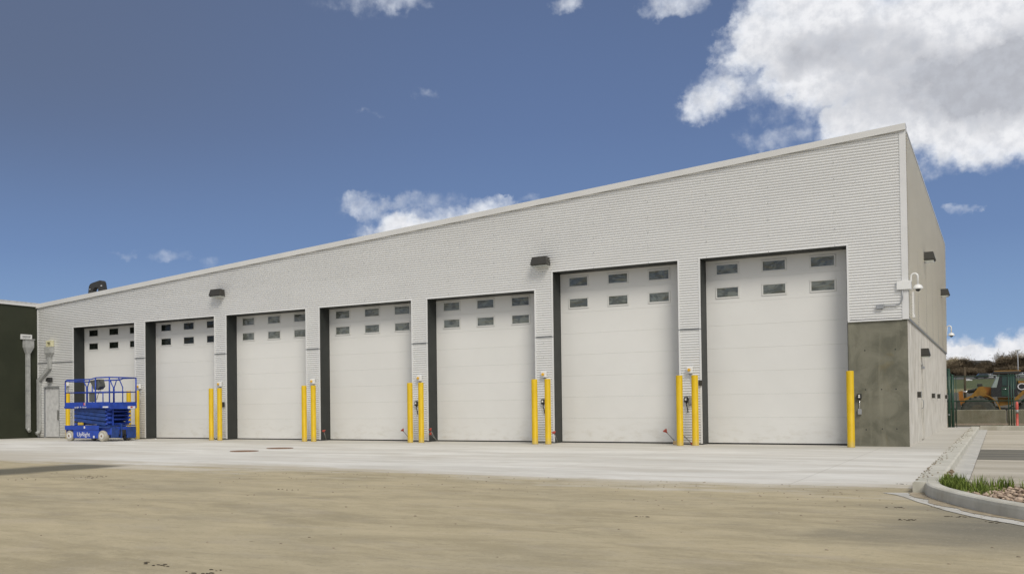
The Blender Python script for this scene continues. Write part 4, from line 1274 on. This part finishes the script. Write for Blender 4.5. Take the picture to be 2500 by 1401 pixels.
rail('top_rail', [(xa, yf, RT-0.10), (xa+0.03, yf, RT-0.02), (xa+0.10, yf, RT), (-25.30, yf, RT), (-25.1, yf, RT+0.05), (xb, yf, RT+0.05)], 0.024)
rail('top_rail', [(xb, yn, RT+0.05), (xb, yf, RT+0.05)], 0.024)
rail('top_rail', [(xa, yn, RT-0.04), (xa, yf, RT-0.04)], 0.024)
for y in (yn, yf): rail('mid_rail', [(xa, y, RM), (xb, y, RM)], 0.017)
rail('mid_rail', [(xb, yn, RM), (xb, yf, RM)], 0.017); rail('mid_rail', [(xa, yn, RM), (xa, yf, RM)], 0.017)
for y in (yn, yf):
    rail('post', [(xa, y, 1.36), (xa, y, RT-0.08)], 0.024)
    rail('post', [(-25.62, y, 1.36), (-25.62, y, RM+0.18), (-25.72, y, RM+0.32), (-25.78, y, RT)], 0.022)
    rail('post', [(-25.58, y, 1.36), (-25.58, y, RM+0.18), (-25.50, y, RM+0.34), (-25.46, y, RT)], 0.020)
    rail('post', [(xb, y, 1.36), (xb, y, RT+0.05)], 0.026)
rail('post', [(-25.16, yn, 1.36), (-25.16, yn, RT+0.04)], 0.024)
rail('post', [(-24.78, yn, 1.36), (-24.78, yn, RM)], 0.020)
rail('post', [(xb, -2.02, 1.36), (xb, -2.02, RM+0.16), (xb, -2.14, RM+0.38), (xb, -2.2, RT+0.04)], 0.020)
b = MB(); b.prism([(-25.50,2.12),(-25.06,2.17),(-24.98,1.92),(-25.10,1.82),(-25.30,1.80)], LY0+0.06, LY0+0.30)
cb = b.build('control_box', 'tank_grey', SL)
b = MB(); b.tube([(-25.16,LY0+0.15,1.82),(-25.12,LY0+0.15,1.74),(-25.20,LY0+0.15,1.60),(-25.26,LY0+0.15,1.45)], 0.010, 6); b.tube([(-25.06,LY0+0.15,1.84),(-25.03,LY0+0.15,1.66)], 0.010, 6); b.build('cable', 'black_plastic', cb)
b = MB(); b.cbox(-25.54, -25.20, LY0+0.05, LY0+0.09, 1.38, 1.72, 0.01); b.build('manual_box', 'tank_grey', SL)
b = MB(); b.cbox(LX1-0.30, LX1-0.02, LY0-0.004, LY0+0.0, 1.17, 1.22, 0.001); b.cbox(LX1+0.0405, LX1+0.045, LY1-0.42, LY1-0.08, 1.13, 1.22, 0.001); b.cbox(LX0+0.30, LX0+0.36, LY0-0.004, LY0, 0.12, 0.20, 0.001); b.cbox(LX0+1.48, LX0+1.56, LY0-0.004+0.02, LY0+0.02, 0.12, 0.20, 0.001); b.cbox(LX0+1.02, LX0+1.09, LY0-0.004, LY0, 0.45, 0.53, 0.001)
b.build('safety_labels', 'decal', SL)
b = MB(); b.cbox(LX0+1.02, LX0+1.10, LY0-0.006, LY0, 1.26, 1.35, 0.001); b.cbox(LX1+0.0455, LX1+0.049, LY1-0.30, LY1-0.20, 1.16, 1.21, 0.001); b.build('red_badge', 'decal_red', SL)
fx = (math.pi/2, 0, 0)
text_mesh('logo_mark', 'X', 0.13, 'decal', plat, (LX0+1.10, LY0-0.008, 1.305), fx)
text_mesh('platform_lettering', 'upright  X - Series', 0.085, 'decal', plat, (LX0+0.88, LY0-0.026, 1.20), fx, 0.0015)
text_mesh('chassis_lettering', 'UpRight', 0.21, 'decal', chs, (LX0+0.98, LY0+0.016, 0.24), fx, 0.003)

# ------------------------------------------------------------------ fence with gate
FY = 19.42
FN = thing('chain_link_fence', (3, FY, 0), 'green chain-link fence and gate joining the far corner of the garage', 'fence')
def fpost(x, r_, h, y=FY):
    b = MB(); b.tube([(x,y,0),(x,y,h)], r_, 12); b.lathe((x,y,h), [(r_*1.1,0),(r_*1.1,0.02),(r_*0.5,0.05)], 12); return b.build('post', 'green_paint', FN)
fpost(0.075, 0.055, 2.35, FY-0.02); fpost(0.20, 0.055, 2.10)
for x in (2.15, 2.24, 2.32): fpost(x, 0.020, 2.08)
for x in (5.0, 8.0): fpost(x, 0.045, 2.1)
def frail(p, q, r_=0.022): b = MB(); b.tube([p, q], r_, 8); return b.build('rail', 'green_paint', FN)
frail((0.2,FY,2.06),(8,FY,2.06)); frail((0.0,FY,1.06),(8,FY,1.06)); frail((0.26,FY,0.06),(8,FY,0.06), 0.015); frail((0.0,FY-0.02,2.40),(0.2,FY,2.08), 0.02)
frail((0.33,FY+0.002,0.0),(0.33,FY+0.002,2.06), 0.016)
b = MB()
P_ = 0.062; x0, x1, z0, z1 = 0.26, 8.0, 0.06, 2.06
def wire(xa_, za_, xb_, zb_, y): b.tube([(xa_, y, za_), (xb_, y, zb_)], 0.0017, 3, False)
k = x0 - (z1-z0)
while k < x1:
    a_ = max(k, x0); za_ = z0 + (a_-k); e_ = min(k+(z1-z0), x1); ze = z0 + (e_-k)
    if e_ > a_:
        wire(a_, za_, e_, ze, FY+0.024); wire(a_, z0+z1-za_, e_, z0+z1-ze, FY+0.029)
    k += P_
o = b.build('mesh_wire', 'wire_green', FN)
b = MB(); b.lathe((2.42, 18.9, 0), [(0.10,0.0),(0.10,0.03),(0.045,0.05),(0.045,0.62),(0.05,0.63),(0.05,0.90),(0.035,1.0),(0.012,1.02)], 16)
dl = b.build('delineator_post', 'orange_red', origin=(2.42,18.9,0)); tag(dl, 'red plastic marker post standing in front of the green gate', 'marker post')
b = MB(); b.lathe((2.42, 18.9, 0.56), [(0.0525,0.0),(0.0525,0.14)], 16); b.build('reflective_band', 'grey_box', dl)

# concrete barrier blocks
T = None
for i, (xa_, lab) in enumerate(((-0.98,'pale concrete barrier block behind the fence next to the garage corner'),(1.12,'second concrete barrier block behind the fence, before the loader'),(3.22,'third concrete barrier block at the right edge of the photo'),(5.32,'fourth concrete barrier block, farthest right behind the fence'))):
    b = MB(); b.cbox(-1.03, 1.03, -0.30, 0.30, -0.1, 0.645, 0.03)
    o = b.build('barrier_block', 'conc_block', origin=(0,0,0)); o.location = (xa_-0.0+0.0, 27.6, 0)
    o.location = (xa_ + 0.02 - 0.98 + 0.0, 27.6, 0) if False else (xa_-1.05+1.0, 27.6, 0)
    o.rotation_euler = (0, 0, R(random.uniform(-0.4, 0.4)))
    tag(o, lab, 'barrier', 'concrete barrier blocks behind the fence')

# ------------------------------------------------------------------ wheel loader
U = 0.0216
def dr_(px, py): return ((px-2388)*0.0187, (1015-py)*U + 0.83)
WLX, WLY, WLZ = 0.87, 33.8, -0.40
WL = thing('wheel_loader', (0,0,0), 'yellow articulated wheel loader with dark cab behind the green fence', 'loader')
def lp(name, pts, y0, y1, mat, par=WL): b = MB(); b.prism([dr_(*p) for p in pts], y0, y1); return b.build(name, mat, par)
def lwheel(cx, cy, r_=0.84, w=0.50):
    b = MB(); b.lathe((cx, cy-w/2, r_), [(r_*.80,0.0),(r_*.93,0.03),(r_,0.10),(r_,w-0.10),(r_*.93,w-0.03),(r_*.80,w)], 36, 'y')
    for k in range(22):
        t = 2*math.pi*k/22
        for sg, yy_ in ((1, cy-w*0.27), (-1, cy+w*0.27)):
            c = Vector((cx+math.cos(t)*(r_+0.012), yy_, r_+math.sin(t)*(r_+0.012)))
            d = Vector((-math.sin(t)*0.35*sg, 1, math.cos(t)*0.35*sg)).normalized()
            b.bar(c-d*w*0.24, c+d*w*0.24, 0.07, 0.05, (math.cos(t), 0, math.sin(t)))
    wh = b.build('wheel', 'tyre', WL)
    b = MB(); s_ = -1 if cy < 0 else 1
    b.lathe((cx, cy+s_*w/2-0.02, r_), [(r_*.52,0.0),(r_*.50,0.03)], 24, 'y'); rm = b.build('rim', 'muddy_rim', wh)
    return wh
for cx, cy in ((0.0,-0.95),(0.0,0.75),(2.62,-0.95),(2.62,0.75)): lwheel(cx, cy)
lp('coupler', [(2340,962),(2350,960),(2354,985),(2352,996),(2342,996)], -0.9, 0.7, 'cat_orange')
lp('bucket', [(2330,1015),(2336,985),(2343,984),(2346,1000),(2342,1032),(2318,1040),(2320,1036)], -1.35, 1.15, 'tyre')
lp('lift_arm', [(2346,996),(2346,982),(2372,972),(2390,951),(2402,950),(2410,963),(2404,976),(2392,972),(2378,980),(2356,996)], -0.62, -0.50, 'cat_yellow')
lp('lift_arm', [(2346,996),(2346,982),(2372,972),(2390,951),(2402,950),(2410,963),(2404,976),(2392,972),(2378,980),(2356,996)], 0.30, 0.42, 'cat_yellow')
lp('front_frame', [(2400,951),(2420,952),(2422,975),(2430,998),(2432,1010),(2418,1012),(2408,985),(2398,975)], -0.45, 0.25, 'cat_orange')
b = MB(); pts = []
for k in range(9):
    a = R(70 - k*11); pts.append((0.97*math.cos(a), 0.97*math.sin(a)+0.84))
pts2 = [(x*1.05, (z-0.84)*1.05+0.84) for x, z in reversed(pts)]
b.prism(pts+pts2, -1.22, -0.66); b.build('fender', 'cat_yellow', WL)
b = MB(); p, q = dr_(2348,963), dr_(2366,962.5); b.tube([(p[0],-0.2,p[1]),(q[0],-0.2,q[1])], 0.045, 10); b.build('tilt_rod', 'chrome', WL)
b = MB(); p, q = dr_(2364,962.5), dr_(2390,958); b.tube([(p[0],-0.2,p[1]),(q[0],-0.2,q[1])], 0.10, 12); b.build('tilt_cylinder', 'black_plastic', WL)
b = MB(); p = dr_(2348.5,986); b.lathe((p[0],-0.70,p[1]), [(0.09,0.0),(0.09,0.09)], 14, 'y'); b.build('pivot_pin', 'black_plastic', WL)
b = MB(); p = dr_(2393,950); b.cbox(p[0]-0.12, p[0]+0.12, -0.6, 0.4, p[1]-0.02, p[1]+0.14, 0.02); b.build('arm_block', 'bronze', WL)
lp('cab', [(2420,976),(2420,954),(2424,953),(2440,921),(2479,921),(2484,976)], -0.80, 0.80, 'car_dark')
lp('windscreen', [(2421.5,953.5),(2438.5,920),(2442,920),(2433,953.5)], -0.81, 0.81, 'glare_glass')
lp('side_window', [(2447,949),(2447,924),(2458,924),(2458,949)], -0.81, -0.80, 'cab_glass')
lp('side_window', [(2461,949),(2461,924),(2466,924),(2466,949)], -0.81, -0.80, 'cab_glass')
lp('side_window', [(2469,958),(2469,924),(2478,924),(2480,958)], -0.81, -0.80, 'cab_glass')
lp('cab_door', [(2445,974),(2445,952),(2462,952),(2462,974)], -0.815, -0.801, 'green_paint')
b = MB(); p, q = dr_(2448,957.8), dr_(2458,957); b.tube([(p[0],-0.83,p[1]),(q[0],-0.83,q[1])], 0.012, 6); b.build('grab_handle', 'chrome', WL)
b = MB(); p, q = dr_(2426,920), dr_(2489,914.5); b.cbox(p[0], q[0], -0.92, 0.92, p[1]-0.03, q[1], 0.03); b.build('cab_roof', 'bronze', WL)
b = MB(); p = dr_(2455,914.0); b.cbox(p[0]-0.5, p[0]+0.7, -0.6, 0.6, p[1]-0.02, p[1]+0.03, 0.01); b.build('roof_panel', 'cat_yellow', WL)
lp('rear_frame', [(2436,977),(2475,977),(2470,995),(2440,998)], -0.5, 0.5, 'cat_yellow')
lp('engine_hood', [(2485,962),(2485,944),(2560,947),(2566,985),(2520,985)], -0.70, 0.70, 'car_dark')
lp('hood_stripe', [(2485,943.8),(2485,938),(2560,941),(2560,946.8)], -0.71, 0.71, 'cat_yellow')
lp('rear_fender', [(2472,985),(2478,978),(2494,962),(2530,958),(2550,962),(2556,970),(2530,964),(2498,968),(2482,985)], -1.22, -0.66, 'cat_yellow')
lp('counterweight', [(2556,980),(2558,948),(2578,952),(2578,1002),(2560,1006)], -1.1, 1.0, 'cat_yellow')
b = MB(); b.cbox(0.75, 1.25, -0.5, 0.4, 0.7, 1.1, 0.05); b.tube([(0.7,-0.3,1.2),(1.3,-0.45,1.0),(1.6,-0.4,1.2)], 0.03, 6); b.build('hitch', 'black_plastic', WL)
b = MB(); b.cbox(1.70, 2.0, -0.9, -0.6, 0.75, 1.15, 0.03); b.build('step_box', 'bronze', WL)
px_, pz_ = dr_(2503, 953); ORI[WL.name] = (0, 0, 0)
tm = text_mesh('hood_lettering', 'CAT', 0.50, 'decal', WL, (px_+0.10, -0.715, pz_-0.0), (math.pi/2, 0, 0), 0.004)
WL.location = (WLX, WLY, WLZ); WL.rotation_euler = (0, 0, R(1.5))

# ------------------------------------------------------------------ background: road, cars, poles, trees, houses
b = MB(); b.add([(-500,363.5,8.90),(500,363.5,8.90),(500,400.5,10.86),(-500,400.5,10.86)], [(0,1,2,3)]); tag(b.build('far_road', 'road'), kind='structure')
b = MB()
for i in range(-30, 31): b.cbox(i*4.0-0.08, i*4.0+0.08, 61.9, 62.1, -0.5, 0.55, 0.01)
b.box(-122, 122, 61.85, 61.90, 0.28, 0.52)
tag(b.build('guard_rail', 'bronze', origin=(0,62,-0.45)), 'long low dark guard rail at the foot of the grassy bank', 'guard rail')
def car(loc, mat, label, hgt=1.45, suv=False, rz=0.0):
    T = thing('parked_car', (0,0,0), label, 'car', 'cars on the far road')
    L_ = 2.2
    body = [(-L_,0.30),(-L_,0.75),(-L_+0.1,0.88),(-1.35,0.95),(1.5,0.98),(L_-0.05,0.90),(L_,0.45),(L_-0.05,0.30)]
    b = MB(); b.prism(body, -0.88, 0.88); b.build('body', mat, T)
    top = [(-1.45,0.95),(-0.75,hgt),(1.0 if not suv else 1.9,hgt),(1.75 if not suv else 2.12,0.98)]
    b = MB(); b.prism(top, -0.76, 0.76); b.build('cabin', 'car_glass', T)
    b = MB(); b.cbox(-0.75, 1.0 if not suv else 1.9, -0.78, 0.78, hgt-0.03, hgt+0.05, 0.02)
    for x in (-0.1, 1.05): b.bar((x,-0.775,0.97),(x+0.05,-0.775,hgt),0.03,0.10,(1,0,0)); b.bar((x,0.775,0.97),(x+0.05,0.775,hgt),0.03,0.10,(1,0,0))
    b.build('roof', mat, T)
    for x in (-1.35, 1.35):
        for y in (-0.80, 0.80):
            b = MB(); b.lathe((x, y-0.11, 0.33), [(0.30,0.0),(0.33,0.03),(0.33,0.19),(0.30,0.22)], 20, 'y'); b.build('wheel', 'tyre_black', T)
    T.location = loc; T.rotation_euler = (0, 0, rz)
    return T
car((-3.2,370,9.24), 'car_dark', 'dark sport utility vehicle on the far road left of the loader cab', 1.8, True, R(14))
car((-0.5,373,9.40), 'car_white', 'white car on the far road just right of the dark vehicle', 1.45, False, R(8))
car((9.6,377,9.62), 'car_white', 'white car on the far road at the right edge of the photo', 1.5, False, R(-6))
b = MB(); b.cbox(-8.0, -5.6, 349, 350.2, 8.0, 8.45, 0.05); b.cbox(-7.5, -6.2, 349.1, 350.1, 8.45, 8.65, 0.08)
tag(b.build('white_tank', 'car_white', origin=(-6.8,349.5,8.0)), 'low white tank lying on the grass below the far road', 'tank')
def pole(x, y, z0, z1, r_, mat, name, lab, cat): 
    b = MB(); b.tube([(x,y,z0),(x,y,z1)], r_, 10, radii=[r_, r_*0.75]); o = b.build(name, mat, origin=(x,y,z0)); tag(o, lab, cat); return o
o = pole(-0.80, 76, 0.7, 4.25, 0.11, 'pole_wood', 'wooden_pole', 'short dark wooden pole on the bank behind the fence', 'pole')
sl_ = pole(4.5, 146, 1.9, 8.7, 0.07, 'conduit', 'street_lamp', 'thin pale street lamp against the cloud at the right edge', 'street lamp')
b = MB(); b.cbox(4.15, 4.85, 145.8, 146.2, 8.7, 8.82, 0.03); b.build('lamp_head', 'lens', sl_)

def tree_mesh(seed, h, w, n, mat_c):
    rr = random.Random(seed)
    T = thing('bare_tree', (0,0,0), 'x', 'tree')
    b = MB(); tips = []
    def limb(p, d, L_, r0, lev):
        q = p + d*L_
        mid = p + d*(L_*0.5) + Vector((rr.uniform(-1,1), rr.uniform(-1,1), 0))*L_*0.06
        b.tube([p, mid, q], r0, 5, radii=[r0, r0*0.8, r0*0.6])
        tips.append((mid, lev)); tips.append((q, lev))
        if lev < 3:
            for k in range(3 if lev else 5):
                a = rr.uniform(0, 6.28); sp = rr.uniform(0.35, 0.85)
                nd = (d + Vector((math.cos(a)*sp*w/h*1.3, math.sin(a)*sp*w/h*1.3, rr.uniform(-0.1, 0.3)))).normalized()
                limb(p.lerp(q, rr.uniform(0.55, 1.0)), nd, L_*rr.uniform(0.55, 0.8), r0*0.5, lev+1)
    limb(Vector((0,0,-0.3)), Vector((0.03,0.02,1)).normalized(), h*0.36, 0.16, 0)
    b.build('trunk', 'bark', T)
    c = MB()
    hi = [t for t, l in tips if l >= 1]
    for i in range(n):
        t = rr.choice(hi); sp = 0.13*h
        p = t + Vector((rr.gauss(0, sp*w/h*1.2), rr.gauss(0, sp*w/h*1.2), rr.gauss(0, sp*0.8)))
        if p.z < h*0.02: continue
        d = Vector((rr.uniform(-1,1), rr.uniform(-1,1), rr.uniform(0.0,1.6))).normalized()*rr.uniform(0.35, 1.0)
        s_ = d.orthogonal().normalized()*rr.uniform(0.03, 0.075)
        c.add([p-s_, p+s_, p+d], [(0,1,2)])
    c.build('crown', mat_c, T)
    return T
protos = [tree_mesh(1, 5.2, 5.5, 5200, 'twig'), tree_mesh(2, 6.8, 5.0, 5600, 'twig'), tree_mesh(3, 4.2, 5.5, 5000, 'twig'), tree_mesh(4, 6.6, 5.0, 1900, 'twig_pale')]
HT = [max(v.co.z for ch in T.children for v in ch.data.vertices) for T in protos]
# (kind, x, y, height, label)
PL = [(0,-13.2,428,5.9,'brown bare tree in the row beyond the far road, nearest the garage edge'),
 (1,-10.9,432,7.0,'dark bare tree second from the garage edge, left of the pale house'),
 (0,-8.6,430,6.4,'brown bare tree touching the left end of the pale house'),
 (2,-6.0,426,4.0,'low brown bare tree in front of the pale house, left half'),
 (2,-4.0,427,4.1,'low brown bare tree in front of the pale house, right half'),
 (0,-2.3,431,5.7,'rounded brown bare tree directly above the dark vehicle'),
 (0,-0.3,429,5.0,'brown bare tree above the white car beside the dark vehicle'),
 (2,1.8,430,3.9,'lowest brown bare tree, in the dip of the tree line left of the cab'),
 (1,4.3,432,7.2,'big dark bare tree above the windscreen of the loader cab'),
 (0,6.7,430,6.9,'big dark bare tree above the roof of the loader cab'),
 (2,8.8,429,5.4,'dark bare tree just left of the street lamp'),
 (1,11.2,431,7.6,'dark bare tree at the right edge behind the street lamp'),
 (3,5.4,440,9.0,'pale twiggy tree rising behind the big dark tree above the cab'),
 (3,-11.6,440,7.6,'pale twiggy tree rising behind the dark tree near the garage edge'),
 (3,11.4,439,9.4,'pale twiggy tree rising at the right edge behind the street lamp'),
 (3,-14.5,441,7.4,'pale twiggy tree partly hidden by the garage wall'),
 (3,1.2,441,5.6,'pale twiggy tree top showing in the dip of the tree line')]
used = set()
extra = []
rr = random.Random(5)
for i in range(26):
    x = rr.choice([rr.uniform(-90,-17), rr.uniform(15,90)]); extra.append((rr.randrange(3), x, rr.uniform(424,450), rr.uniform(5,8), 'bare brown tree in the row on the slope beyond the road'))
for k in range(18):
    extra.append((2 if k % 2 else 0, -15.5+k*1.65, 418+rr.uniform(0,4), rr.uniform(2.6,3.6), 'low bare brown bush in the thicket along the foot of the slope'))
for (k, x, y, h_, lab) in PL + extra:
    T = protos[k] if k not in used else copy_tree(protos[k])
    used.add(k)
    s_ = 1.22*h_/HT[k]
    T.location = (x, y, zter(y)-0.1); T.rotation_euler = (0, 0, rr.uniform(0, 6.28)); T.scale = (s_*1.08, s_*1.08, s_)
    tag(T, lab, 'tree', 'bare trees beyond the far road')
def house(x, y, w, d, h, z0, label, roofm='house_roof'):
    T = thing('distant_house', (x, y, z0), label, 'house')
    b = MB(); b.box(x-w/2, x+w/2, y-d/2, y+d/2, z0-1, z0+h); wl_ = b.build('wall', 'house_wall', T)
    b = MB(); b.prism([(x-w/2-0.4, z0+h), (x+w/2+0.4, z0+h), (x+w/2-1.0, z0+h+1.0), (x-w/2+1.0, z0+h+1.0)], y-d/2-0.4, y+d/2+0.4); b.build('roof', roofm, T)
    for k in range(3):
        b = MB(); xx = x-w/2+w*(k+0.7)/3.5; b.cbox(xx, xx+0.9, y-d/2-0.03, y-d/2+0.02, z0+h*0.35, z0+h*0.75, 0.01); b.build('window', 'car_glass', T)
house(-5.0, 480, 9.5, 8, 2.4, 16.2, 'pale flat house with a dark roof showing above the bare trees')
house(-17.5, 500, 13, 9, 3.6, 16.5, 'white house at the skyline beside the garage edge', 'house_wall')
bpy.context.view_layer.update()
